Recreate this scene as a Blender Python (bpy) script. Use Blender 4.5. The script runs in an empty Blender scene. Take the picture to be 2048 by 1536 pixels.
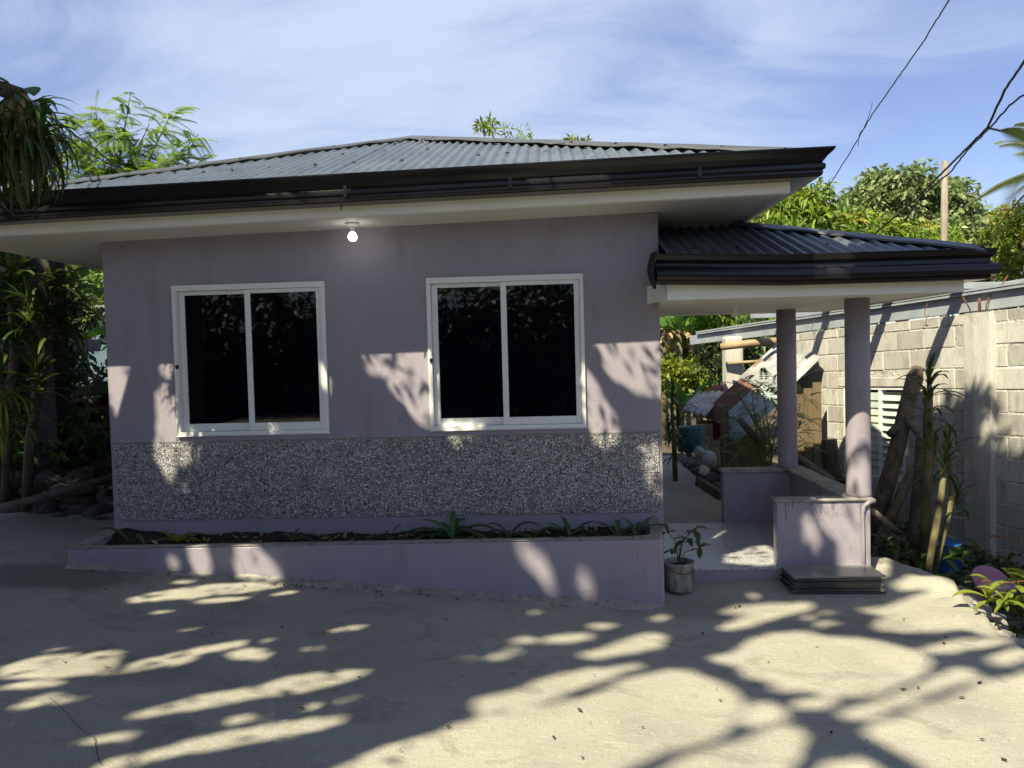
import bpy, bmesh, math, random
import numpy as np
from mathutils import Vector, Matrix, noise as mnoise

S = bpy.context.scene
COL = S.collection
random.seed(7)
RNG = np.random.default_rng(7)
R = math.radians

# ------------------------------------------------------------------ camera
YAW, PITCH, ROLL, FPX = R(-2.543), R(-2.171), R(-1.498), 1554.4
CAM = Vector((0, 0, 1.82))
_f = Vector((math.sin(YAW)*math.cos(PITCH), math.cos(YAW)*math.cos(PITCH), math.sin(PITCH)))
_r = Vector((math.cos(YAW), -math.sin(YAW), 0)); _u = _r.cross(_f)
_r, _u = _r*math.cos(ROLL)+_u*math.sin(ROLL), _u*math.cos(ROLL)-_r*math.sin(ROLL)
cam_data = bpy.data.cameras.new('camera')
cam = bpy.data.objects.new('camera', cam_data); COL.objects.link(cam)
cam.matrix_world = Matrix(((_r.x, _u.x, -_f.x, CAM.x), (_r.y, _u.y, -_f.y, CAM.y), (_r.z, _u.z, -_f.z, CAM.z), (0, 0, 0, 1)))
cam_data.sensor_width = 36.0
cam_data.lens = FPX/2048*36.0
cam_data.clip_end = 2000
S.camera = cam

def at(px, py, Y):
    """surveyed point: where the sight line of a photo pixel meets the plane at real depth Y"""
    d = _f + _r*((px-1024)/FPX) - _u*((py-768)/FPX)
    return CAM + d*(Y/d.y)

def atz(px, py, z):
    d = _f + _r*((px-1024)/FPX) - _u*((py-768)/FPX)
    return CAM + d*((z-CAM.z)/d.z)

# ------------------------------------------------------------------ light and sky
SA, SB = 0.42, 0.69                       # sunlight runs along (SA, SB, -1)
SUN_EL = math.atan2(1, math.hypot(SA, SB))
world = bpy.data.worlds.new('World'); S.world = world; world.use_nodes = True
wn, wl = world.node_tree.nodes, world.node_tree.links
wn.clear()
sky = wn.new('ShaderNodeTexSky'); sky.sky_type = 'NISHITA'; sky.sun_disc = False
sky.sun_elevation = SUN_EL; sky.sun_rotation = math.atan2(-SA, -SB) % (2*math.pi)
sky.air_density = 1.0; sky.dust_density = 0.6; sky.ozone_density = 1.6
tc = wn.new('ShaderNodeTexCoord')
sep = wn.new('ShaderNodeSeparateXYZ'); wl.new(tc.outputs['Generated'], sep.inputs[0])
zc = wn.new('ShaderNodeMath'); zc.operation = 'MAXIMUM'; zc.inputs[1].default_value = 0.0; wl.new(sep.outputs[2], zc.inputs[0])
za = wn.new('ShaderNodeMath'); za.operation = 'ADD'; za.inputs[1].default_value = 0.22; wl.new(zc.outputs[0], za.inputs[0])
dv = []
for i in (0, 1):
    m = wn.new('ShaderNodeMath'); m.operation = 'DIVIDE'; wl.new(sep.outputs[i], m.inputs[0]); wl.new(za.outputs[0], m.inputs[1]); dv.append(m)
cmb = wn.new('ShaderNodeCombineXYZ'); wl.new(dv[0].outputs[0], cmb.inputs[0]); wl.new(dv[1].outputs[0], cmb.inputs[1])
def wmath(op, x, y):
    m = wn.new('ShaderNodeMath'); m.operation = op
    for i, q in enumerate((x, y)):
        if isinstance(q, (int, float)): m.inputs[i].default_value = q
        else: wl.new(q, m.inputs[i])
    return m.outputs[0]
def wnoise(scale, detail, rough, dist, rot, sc, loc):
    mp = wn.new('ShaderNodeMapping'); mp.inputs['Rotation'].default_value = (0, 0, R(rot)); mp.inputs['Scale'].default_value = (*sc, 1); mp.inputs['Location'].default_value = (*loc, 0)
    wl.new(cmb.outputs[0], mp.inputs[0])
    q = wn.new('ShaderNodeTexNoise'); q.inputs['Scale'].default_value = scale; q.inputs['Detail'].default_value = detail; q.inputs['Roughness'].default_value = rough; q.inputs['Distortion'].default_value = dist
    wl.new(mp.outputs[0], q.inputs['Vector']); return q.outputs[0]
big = wnoise(0.75, 3, .5, .5, 24, (.75, 1.1), (1.9, 6.2))
fine = wnoise(2.6, 8, .62, .9, 18, (.6, 1.3), (.4, 1.1))
dens_ = wmath('ADD', wmath('MULTIPLY', big, .72), wmath('MULTIPLY', fine, .28))
rp = wn.new('ShaderNodeValToRGB'); rp.color_ramp.elements[0].position = 0.40; rp.color_ramp.elements[1].position = 0.62
rp.color_ramp.interpolation = 'EASE'
rp.color_ramp.elements[0].color = (0.10, 0.10, 0.10, 1); rp.color_ramp.elements[1].color = (0.97, 0.97, 0.97, 1)
wl.new(dens_, rp.inputs[0])
hs_ = wn.new('ShaderNodeHueSaturation'); hs_.inputs['Hue'].default_value = 0.520; hs_.inputs['Saturation'].default_value = 1.1; hs_.inputs['Value'].default_value = 0.72
wl.new(sky.outputs[0], hs_.inputs['Color'])
mx = wn.new('ShaderNodeMix'); mx.data_type = 'RGBA'
wl.new(rp.outputs[0], mx.inputs[0]); wl.new(hs_.outputs[0], mx.inputs[6]); mx.inputs[7].default_value = (2.9, 3.4, 4.4, 1)
bg = wn.new('ShaderNodeBackground'); bg.inputs[1].default_value = 0.057
wo = wn.new('ShaderNodeOutputWorld')
wl.new(mx.outputs[2], bg.inputs[0]); wl.new(bg.outputs[0], wo.inputs[0])

sl = bpy.data.lights.new('sun', 'SUN'); sl.energy = 2.8; sl.angle = R(0.55); sl.color = (1.0, 0.89, 0.62)
so = bpy.data.objects.new('sun', sl); COL.objects.link(so)
so.rotation_euler = Vector((SA, SB, -1)).to_track_quat('-Z', 'Y').to_euler()
S.view_settings.view_transform = 'Standard'; S.view_settings.look = 'None'; S.view_settings.gamma = 1
S.view_settings.use_curve_mapping = False
S.view_settings.exposure = 1.95
try:
    S.cycles.max_bounces = 8; S.cycles.transparent_max_bounces = 8
except Exception:
    pass

# ------------------------------------------------------------------ object helpers
def tag(o, label=None, cat=None, group=None, kind=None, category=None):
    cat = cat or category
    if label: o['label'] = label
    if cat: o['category'] = cat
    if group: o['group'] = group
    if kind: o['kind'] = kind
    return o

def empty(name, loc=(0, 0, 0), label=None, cat=None, group=None):
    o = bpy.data.objects.new(name, None); COL.objects.link(o); o.location = loc
    o.empty_display_size = 0.1
    return tag(o, label, cat, group)

def wm(o):
    if o.parent is None: return o.matrix_basis.copy()
    return wm(o.parent) @ o.matrix_parent_inverse @ o.matrix_basis

def adopt(o, parent):
    """parent while keeping coordinates given in world space"""
    if parent is not None:
        o.parent = parent
        o.matrix_parent_inverse = wm(parent).inverted()
    return o

class MB:
    def __init__(s): s.v = []; s.f = []
    def add(s, vs, fs):
        b = len(s.v); s.v += [tuple(v) for v in vs]; s.f += [tuple(i+b for i in f) for f in fs]; return s
    def box(s, lo, hi, rz=0, c=None):
        x0, y0, z0 = lo; x1, y1, z1 = hi
        vs = [(x0,y0,z0),(x1,y0,z0),(x1,y1,z0),(x0,y1,z0),(x0,y0,z1),(x1,y0,z1),(x1,y1,z1),(x0,y1,z1)]
        if rz:
            c = c or ((x0+x1)/2, (y0+y1)/2); co, si = math.cos(rz), math.sin(rz)
            vs = [(c[0]+(x-c[0])*co-(y-c[1])*si, c[1]+(x-c[0])*si+(y-c[1])*co, z) for x, y, z in vs]
        return s.add(vs, [(0,3,2,1),(4,5,6,7),(0,1,5,4),(1,2,6,5),(2,3,7,6),(3,0,4,7)])
    def bar(s, a, b, w, h, up=(0,0,1)):
        a, b = Vector(a), Vector(b); d = (b-a).normalized(); up = Vector(up)
        x = d.cross(up)
        if x.length < 1e-4: x = d.cross(Vector((1,0,0)))
        x.normalize(); z = x.cross(d)
        vs = []
        for p in (a, b):
            for sx, sz in ((-1,-1),(1,-1),(1,1),(-1,1)):
                vs.append(p + x*(sx*w/2) + z*(sz*h/2))
        return s.add(vs, [(0,1,2,3),(7,6,5,4),(0,4,5,1),(1,5,6,2),(2,6,7,3),(3,7,4,0)])
    def tube(s, pts, rad, n=8, cap=True, jit=0.0):
        pts = [Vector(p) for p in pts]
        rad = rad if hasattr(rad, '__len__') else [rad]*len(pts)
        b = len(s.v); t = (pts[1]-pts[0]).normalized()
        x = t.cross(Vector((0.13, 0.31, 1)))
        if x.length < 1e-3: x = t.cross(Vector((1, 0, 0)))
        x.normalize()
        for i, p in enumerate(pts):
            if 0 < i < len(pts)-1: t = (pts[i+1]-pts[i-1]).normalized()
            elif i: t = (pts[i]-pts[i-1]).normalized()
            x = (x - t*x.dot(t)).normalized(); y = t.cross(x)
            for k in range(n):
                a = 2*math.pi*k/n
                r_ = rad[i]*(1+jit*(random.random()-.5)*2)
                s.v.append(tuple(p + x*(r_*math.cos(a)) + y*(r_*math.sin(a))))
        for i in range(len(pts)-1):
            for k in range(n):
                s.f.append((b+i*n+k, b+i*n+(k+1)%n, b+(i+1)*n+(k+1)%n, b+(i+1)*n+k))
        if cap:
            s.f.append(tuple(b+k for k in reversed(range(n))))
            s.f.append(tuple(b+(len(pts)-1)*n+k for k in range(n)))
        return s
    def lathe(s, prof, c, n=20, cap=True):
        b = len(s.v)
        for r_, z in prof:
            for k in range(n):
                a = 2*math.pi*k/n; s.v.append((c[0]+r_*math.cos(a), c[1]+r_*math.sin(a), c[2]+z))
        m = len(prof)
        for i in range(m-1):
            for k in range(n):
                s.f.append((b+i*n+k, b+i*n+(k+1)%n, b+(i+1)*n+(k+1)%n, b+(i+1)*n+k))
        if cap:
            s.f.append(tuple(b+k for k in reversed(range(n)))); s.f.append(tuple(b+(m-1)*n+k for k in range(n)))
        return s
    def prism(s, poly, z0, z1):
        n = len(poly); zz0 = z0 if callable(z0) else (lambda x, y: z0); zz1 = z1 if callable(z1) else (lambda x, y: z1)
        vs = [(x, y, zz0(x, y)) for x, y in poly]+[(x, y, zz1(x, y)) for x, y in poly]
        fs = [tuple(reversed(range(n))), tuple(range(n, 2*n))]+[(i, (i+1) % n, n+(i+1) % n, n+i) for i in range(n)]
        return s.add(vs, fs)
    def mesh(s, name, m=None, smooth=False):
        me = bpy.data.meshes.new(name); me.from_pydata(s.v, [], s.f)
        if m: me.materials.append(m)
        if smooth: me.polygons.foreach_set('use_smooth', [True]*len(me.polygons))
        me.update(); return me
    def obj(s, name, m, parent=None, smooth=False, bevel=0, seg=2, **kw):
        o = bpy.data.objects.new(name, s.mesh(name, m, smooth)); COL.objects.link(o)
        adopt(o, parent)
        if bevel:
            md = o.modifiers.new('bevel', 'BEVEL'); md.width = bevel; md.segments = seg; md.limit_method = 'ANGLE'; md.angle_limit = R(35)
        return tag(o, **kw)

def inst(name, me, parent=None, loc=(0,0,0), rot=(0,0,0), scale=(1,1,1), **kw):
    o = bpy.data.objects.new(name, me); COL.objects.link(o)
    o.location = loc; o.rotation_euler = rot; o.scale = scale
    adopt(o, parent)
    return tag(o, **kw)

def npmesh(name, V, F, m, tint=None, smooth=False):
    V = np.asarray(V, np.float32); F = np.asarray(F, np.int32); k = F.shape[1]
    me = bpy.data.meshes.new(name)
    me.vertices.add(len(V)); me.vertices.foreach_set('co', V.ravel())
    me.loops.add(F.size); me.loops.foreach_set('vertex_index', F.ravel())
    me.polygons.add(len(F)); me.polygons.foreach_set('loop_start', np.arange(0, F.size, k, dtype=np.int32))
    try: me.polygons.foreach_set('loop_total', np.full(len(F), k, np.int32))
    except Exception: pass
    me.update(calc_edges=True)
    if tint is not None:
        a = me.attributes.new('tint', 'FLOAT', 'FACE'); a.data.foreach_set('value', np.asarray(tint, np.float32))
    if smooth: me.polygons.foreach_set('use_smooth', np.ones(len(F), bool))
    me.materials.append(m); return me

# ------------------------------------------------------------------ material helpers
def newmat(name):
    m = bpy.data.materials.new(name); m.use_nodes = True
    nt = m.node_tree; return m, nt.nodes, nt.links, nt.nodes['Principled BSDF']

def pmat(name, c1, c2=None, scale=3.0, rough=0.7, bump=0.0, bscale=60.0, spec=0.3, metal=0.0, detail=6, stretch=(1,1,1), objrand=0.0, lo=.35, hi=.65, c3=None, s3=40.0, w3=(.55,.7), coat=0.0, rvar=0.0):
    m, n, l, p = newmat(name)
    p.inputs['Roughness'].default_value = rough; p.inputs['Metallic'].default_value = metal
    p.inputs['Specular IOR Level'].default_value = spec
    if coat: p.inputs['Coat Weight'].default_value = coat; p.inputs['Coat Roughness'].default_value = 0.12
    t = n.new('ShaderNodeTexCoord'); mpn = n.new('ShaderNodeMapping'); mpn.inputs['Scale'].default_value = stretch
    l.new(t.outputs['Object'], mpn.inputs[0]); vec = mpn.outputs[0]
    if objrand:
        oi = n.new('ShaderNodeObjectInfo'); va = n.new('ShaderNodeVectorMath'); va.operation = 'MULTIPLY_ADD'
        va.inputs[1].default_value = (17, 17, 17); l.new(oi.outputs['Random'], va.inputs[0]); l.new(vec, va.inputs[2]); vec = va.outputs[0]
    col = None
    if c2 is not None:
        a = n.new('ShaderNodeTexNoise'); a.inputs['Scale'].default_value = scale; a.inputs['Detail'].default_value = detail; a.inputs['Roughness'].default_value = .62
        l.new(vec, a.inputs['Vector'])
        r_ = n.new('ShaderNodeValToRGB'); r_.color_ramp.elements[0].position = lo; r_.color_ramp.elements[1].position = hi
        r_.color_ramp.elements[0].color = (*c1, 1); r_.color_ramp.elements[1].color = (*c2, 1)
        l.new(a.outputs[0], r_.inputs[0]); col = r_.outputs[0]
        if c3 is not None:
            b = n.new('ShaderNodeTexNoise'); b.inputs['Scale'].default_value = s3; b.inputs['Detail'].default_value = 4; l.new(vec, b.inputs['Vector'])
            rr = n.new('ShaderNodeMapRange'); rr.inputs[1].default_value = w3[0]; rr.inputs[2].default_value = w3[1]; l.new(b.outputs[0], rr.inputs[0])
            mm = n.new('ShaderNodeMix'); mm.data_type = 'RGBA'; l.new(rr.outputs[0], mm.inputs[0]); l.new(col, mm.inputs[6]); mm.inputs[7].default_value = (*c3, 1); col = mm.outputs[2]
        if rvar:
            rv = n.new('ShaderNodeMapRange'); rv.inputs[3].default_value = rough-rvar; rv.inputs[4].default_value = rough+rvar
            l.new(a.outputs[0], rv.inputs[0]); l.new(rv.outputs[0], p.inputs['Roughness'])
        if objrand:
            oi2 = n.new('ShaderNodeObjectInfo'); mr = n.new('ShaderNodeMapRange'); mr.inputs[3].default_value = 1-objrand; mr.inputs[4].default_value = 1+objrand
            l.new(oi2.outputs['Random'], mr.inputs[0])
            hv = n.new('ShaderNodeHueSaturation'); l.new(mr.outputs[0], hv.inputs['Value']); l.new(col, hv.inputs['Color']); col = hv.outputs[0]
        l.new(col, p.inputs['Base Color'])
    else:
        p.inputs['Base Color'].default_value = (*c1, 1)
    if bump:
        b2 = n.new('ShaderNodeTexNoise'); b2.inputs['Scale'].default_value = bscale; b2.inputs['Detail'].default_value = 5; l.new(vec, b2.inputs['Vector'])
        bb = n.new('ShaderNodeBump'); bb.inputs['Strength'].default_value = bump; bb.inputs['Distance'].default_value = 0.02
        l.new(b2.outputs[0], bb.inputs['Height']); l.new(bb.outputs[0], p.inputs['Normal'])
    return m

def leafmat(name, dark, light, warm=None, trans=0.3, rough=0.45, spec=0.4):
    m, n, l, p = newmat(name)
    a = n.new('ShaderNodeAttribute'); a.attribute_name = 'tint'
    oi = n.new('ShaderNodeObjectInfo')
    ad = n.new('ShaderNodeMath'); ad.operation = 'MULTIPLY_ADD'; ad.inputs[1].default_value = 0.25; l.new(oi.outputs['Random'], ad.inputs[0]); l.new(a.outputs['Fac'], ad.inputs[2])
    r_ = n.new('ShaderNodeValToRGB'); r_.color_ramp.elements[0].color = (*dark, 1); r_.color_ramp.elements[1].color = (*light, 1)
    r_.color_ramp.elements[0].position = 0.1; r_.color_ramp.elements[1].position = 0.85
    if warm:
        e = r_.color_ramp.elements.new(0.97); e.color = (*warm, 1)
    l.new(ad.outputs[0], r_.inputs[0])
    l.new(r_.outputs[0], p.inputs['Base Color']); p.inputs['Roughness'].default_value = rough; p.inputs['Specular IOR Level'].default_value = spec
    tr = n.new('ShaderNodeBsdfTranslucent')
    hs = n.new('ShaderNodeHueSaturation'); hs.inputs['Hue'].default_value = 0.48; hs.inputs['Saturation'].default_value = 1.15; hs.inputs['Value'].default_value = 1.35
    l.new(r_.outputs[0], hs.inputs['Color']); l.new(hs.outputs[0], tr.inputs['Color'])
    ms = n.new('ShaderNodeMixShader'); ms.inputs[0].default_value = trans
    l.new(p.outputs[0], ms.inputs[1]); l.new(tr.outputs[0], ms.inputs[2]); l.new(ms.outputs[0], n['Material Output'].inputs[0])
    return m

M = {}
M['mauve'] = pmat('mauve_paint', (.282,.264,.322), (.316,.293,.356), scale=2.4, stretch=(1,1,.45), rough=.55, bump=.12, bscale=45, spec=.25, c3=(.255,.225,.265), s3=7, w3=(.55,.8))
M['mauve_col'] = pmat('mauve_paint_column', (.26,.238,.282), (.305,.276,.328), scale=5, stretch=(1,1,.5), rough=.5, c3=(.22,.20,.235), s3=9, w3=(.56,.8), bump=.06, bscale=60, spec=.3)
M['cement_top'] = pmat('bare_cement', (.20,.195,.18), (.33,.32,.295), scale=7, rough=.85, bump=.35, bscale=80, c3=(.13,.13,.115), s3=22)
M['white_alu'] = pmat('white_aluminium', (.72,.75,.76), (.78,.80,.80), scale=3, rough=.35, spec=.4)
M['glass_dark'] = pmat('dark_tinted_glass', (.0025,.003,.006), rough=.02, spec=.35)
M['black_latch'] = pmat('black_plastic', (.02,.02,.02), rough=.4)
M['trim_white'] = pmat('off_white_trim', (.78,.775,.73), (.85,.84,.80), scale=2.2, rough=.6, stretch=(1,1,6), bump=.05)
M['soffit'] = pmat('soffit_paint', (.74,.735,.69), (.81,.80,.76), scale=2, rough=.65, bump=.05)
M['gutter'] = pmat('black_gutter_paint', (.008,.008,.010), (.013,.012,.014), scale=2, rough=.24, spec=.4)
M['roof'] = pmat('charcoal_roof_paint', (.058,.074,.098), (.10,.122,.152), scale=3.5, rough=.45, spec=.6, bump=.06, bscale=30, c3=(.13,.12,.11), s3=7, w3=(.62,.85), rvar=.1)
M['ridge'] = pmat('charcoal_ridge_paint', (.055,.06,.066), (.075,.085,.095), scale=3, rough=.42, spec=.5, bump=.15, bscale=9)
M['nail'] = pmat('nail_head', (.012,.012,.013), rough=.6)
M['soil'] = pmat('dark_soil', (.012,.010,.008), (.045,.036,.026), scale=22, rough=.95, bump=1.0, bscale=40)
M['dirt'] = pmat('dirt', (.05,.042,.03), (.11,.09,.065), scale=3, rough=.95, bump=.9, bscale=14, c3=(.03,.035,.018), s3=5, w3=(.5,.65))
M['rock'] = pmat('grey_rock', (.05,.047,.042), (.15,.14,.125), scale=6, rough=.9, bump=.8, bscale=18, objrand=.35)
M['coral'] = pmat('rough_rubble_wall', (.05,.04,.028), (.13,.10,.07), scale=5, rough=.95, bump=1, bscale=16)
M['bark'] = pmat('grey_brown_bark', (.06,.05,.038), (.16,.135,.10), scale=8, rough=.9, bump=.7, bscale=25, stretch=(1,1,.35))
M['bark_green'] = pmat('mossy_stem', (.06,.055,.025), (.20,.18,.09), scale=9, rough=.8, bump=.4, bscale=30, stretch=(1,1,.5))
M['timber'] = pmat('weathered_timber', (.07,.055,.042), (.17,.135,.10), scale=6, rough=.9, bump=.6, bscale=26, stretch=(3,3,.5))
M['bamboo'] = pmat('bamboo', (.22,.165,.09), (.36,.285,.17), scale=5, rough=.5, bump=.1)
M['bamboo_old'] = pmat('old_bamboo', (.11,.10,.08), (.21,.19,.15), scale=5, rough=.6, bump=.1)
M['steel'] = pmat('grey_primer_steel', (.25,.285,.33), (.33,.37,.41), scale=4, rough=.45, spec=.4)
M['rust'] = pmat('rebar_rust', (.10,.035,.02), (.20,.09,.05), scale=30, rough=.9, bump=.4)
M['block'] = pmat('hollow_block', (.40,.398,.38), (.60,.592,.56), scale=5, rough=.95, bump=.5, bscale=90, objrand=.16, stretch=(2.5,2.5,.8), c3=(.30,.29,.265), s3=5, w3=(.5,.72))
M['mortar'] = pmat('mortar', (.36,.35,.32), (.60,.585,.54), scale=9, rough=.95, bump=1, bscale=50)
M['pillar'] = pmat('cast_concrete', (.36,.355,.335), (.54,.53,.50), scale=3, rough=.9, bump=.35, bscale=40, stretch=(2,2,.4))
M['wire'] = pmat('black_cable', (.012,.012,.013), rough=.5)
M['bucket'] = pmat('worn_paint_tin', (.20,.20,.19), (.42,.42,.40), scale=6, rough=.55, stretch=(4,4,1), bump=.1, c3=(.03,.03,.03), s3=7, w3=(.6,.68))
M['blue'] = pmat('blue_plastic', (.01,.09,.30), (.015,.12,.36), scale=5, rough=.4)
M['teal'] = pmat('teal_plastic', (.01,.08,.10), (.02,.13,.15), scale=5, rough=.4)
M['pink'] = pmat('pink_plastic', (.36,.16,.24), (.46,.22,.31), scale=5, rough=.45)
M['lilac'] = pmat('lilac_plastic', (.25,.20,.36), (.32,.26,.42), scale=5, rough=.45)
M['red'] = pmat('maroon_cloth', (.16,.015,.035), (.22,.025,.05), scale=8, rough=.9)
M['ply'] = pmat('old_plywood', (.10,.075,.045), (.18,.14,.085), scale=4, rough=.9, stretch=(4,4,.6))
M['sheet_white'] = pmat('galvanised_sheet', (.22,.235,.245), (.38,.40,.41), scale=3, rough=.5, metal=.1, c3=(.20,.12,.075), s3=3.6, w3=(.54,.68), stretch=(1,1,.6))
M['sheet_rust'] = pmat('rusty_sheet', (.10,.045,.035), (.20,.10,.075), scale=4, rough=.8)
M['sheet_blue'] = pmat('weathered_blue_sheet', (.22,.28,.29), (.36,.42,.42), scale=4, rough=.6, c3=(.18,.12,.09), s3=4, w3=(.55,.7))
M['louvre'] = pmat('pale_louvre_glass', (.40,.47,.43), (.52,.58,.52), scale=4, rough=.15, spec=.6)
M['tile_edge'] = pmat('dark_glossy_tile', (.018,.022,.021), (.05,.056,.052), scale=4, rough=.15, spec=.6, stretch=(2,2,40))
M['tile_top'] = pmat('glazed_tile_face', (.16,.17,.15), (.24,.25,.22), scale=4, rough=.2, spec=.5)
M['pole'] = pmat('wooden_pole', (.17,.145,.125), (.29,.255,.22), scale=7, rough=.9, bump=.4, stretch=(3,3,.3))
M['post_dark'] = pmat('shade_darkened_concrete', (.035,.033,.036), (.075,.07,.07), scale=3, rough=.9, bump=.3, bscale=30)  # dark grey concrete, lowered further to put the garden's shade into the colour
M['dry'] = pmat('dry_leaf', (.22,.15,.08), (.36,.27,.16), scale=8, rough=.9, objrand=.25)
M['seal'] = pmat('black_sealant', (.012,.012,.014), rough=.75, c2=(.03,.03,.03), bump=.8, bscale=30)
M['litter'] = pmat('dark_litter', (.02,.016,.012), (.07,.05,.035), scale=20, rough=.9)
M['white_pl'] = pmat('white_plastic', (.75,.75,.73), rough=.4)
M['crown_mango'] = leafmat('mango_leaves', (.04,.085,.012), (.20,.30,.04), warm=(.33,.26,.07))
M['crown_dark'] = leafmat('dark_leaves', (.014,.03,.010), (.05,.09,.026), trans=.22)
M['crown_mid'] = leafmat('mid_leaves', (.035,.075,.02), (.14,.22,.06))
M['crown_grey'] = leafmat('grey_green_leaves', (.05,.085,.03), (.21,.28,.12))
M['crown_shade'] = leafmat('shade_tree_fill_leaves', (.06,.085,.04), (.19,.23,.12), trans=.5)  # made paler and more translucent to add fill light under the crowns
M['feather'] = leafmat('feathery_leaflets', (.07,.145,.025), (.20,.32,.075), trans=.42)
M['palm'] = leafmat('palm_leaflets', (.045,.075,.025), (.16,.215,.085), rough=.35)
M['banana'] = leafmat('banana_leaf', (.035,.10,.022), (.10,.21,.045), trans=.42)
M['strap'] = leafmat('strap_leaf', (.03,.075,.03), (.085,.17,.06), trans=.25, rough=.35)
M['drac'] = leafmat('dracaena_leaf', (.022,.042,.012), (.085,.125,.03), trans=.25, rough=.35)
M['croton'] = leafmat('yellow_green_leaf', (.06,.10,.012), (.22,.27,.04), trans=.35)
M['weed'] = leafmat('weed_leaf', (.02,.045,.012), (.08,.13,.03), trans=.3)

# pebble tile: rounded pale pebbles in dark joints, different on every tile
def pebble():
    m, n, l, p = newmat('pebble_tile')
    t = n.new('ShaderNodeTexCoord'); oi = n.new('ShaderNodeObjectInfo')
    va = n.new('ShaderNodeVectorMath'); va.operation = 'MULTIPLY_ADD'; va.inputs[1].default_value = (23, 11, 31)
    l.new(oi.outputs['Random'], va.inputs[0]); l.new(t.outputs['Object'], va.inputs[2])
    ns = n.new('ShaderNodeTexNoise'); ns.inputs['Scale'].default_value = 50; l.new(va.outputs[0], ns.inputs['Vector'])
    av = n.new('ShaderNodeVectorMath'); av.operation = 'MULTIPLY_ADD'; av.inputs[1].default_value = (.012, .012, .012); l.new(ns.outputs['Color'], av.inputs[0]); l.new(va.outputs[0], av.inputs[2])
    v1 = n.new('ShaderNodeTexVoronoi'); v1.feature = 'DISTANCE_TO_EDGE'; v1.inputs['Scale'].default_value = 58
    v2 = n.new('ShaderNodeTexVoronoi'); v2.feature = 'F1'; v2.inputs['Scale'].default_value = 58
    v1.voronoi_dimensions = v2.voronoi_dimensions = '3D'
    l.new(av.outputs[0], v1.inputs['Vector']); l.new(av.outputs[0], v2.inputs['Vector'])
    sc = n.new('ShaderNodeSeparateColor'); l.new(v2.outputs['Color'], sc.inputs[0])
    r_ = n.new('ShaderNodeValToRGB')
    r_.color_ramp.elements[0].color = (.23,.235,.26,1); r_.color_ramp.elements[1].color = (.53,.54,.58,1)
    e = r_.color_ramp.elements.new(.14); e.color = (.27,.26,.27,1)
    l.new(sc.outputs[0], r_.inputs[0])
    mr = n.new('ShaderNodeMapRange'); mr.inputs[1].default_value = .02; mr.inputs[2].default_value = .13; mr.interpolation_type = 'SMOOTHSTEP'; l.new(v1.outputs['Distance'], mr.inputs[0])
    mm = n.new('ShaderNodeMix'); mm.data_type = 'RGBA'; l.new(mr.outputs[0], mm.inputs[0]); mm.inputs[6].default_value = (.045,.045,.055,1); l.new(r_.outputs[0], mm.inputs[7])
    l.new(mm.outputs[2], p.inputs['Base Color']); p.inputs['Roughness'].default_value = .32; p.inputs['Specular IOR Level'].default_value = .5
    bb = n.new('ShaderNodeBump'); bb.inputs['Strength'].default_value = .7; bb.inputs['Distance'].default_value = .006; l.new(mr.outputs[0], bb.inputs['Height']); l.new(bb.outputs[0], p.inputs['Normal'])
    return m
M['pebble'] = pebble()

def speckle():
    m, n, l, p = newmat('speckled_floor_tile')
    t = n.new('ShaderNodeTexCoord')
    a = n.new('ShaderNodeTexNoise'); a.inputs['Scale'].default_value = 75; a.inputs['Detail'].default_value = 3; l.new(t.outputs['Object'], a.inputs['Vector'])
    r_ = n.new('ShaderNodeValToRGB'); r_.color_ramp.elements[0].position = .40; r_.color_ramp.elements[1].position = .58
    r_.color_ramp.elements[0].color = (.20,.21,.24,1); r_.color_ramp.elements[1].color = (.52,.53,.53,1); l.new(a.outputs[0], r_.inputs[0])
    l.new(r_.outputs[0], p.inputs['Base Color']); p.inputs['Roughness'].default_value = .3
    return m
M['floor_tile'] = speckle()

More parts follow.
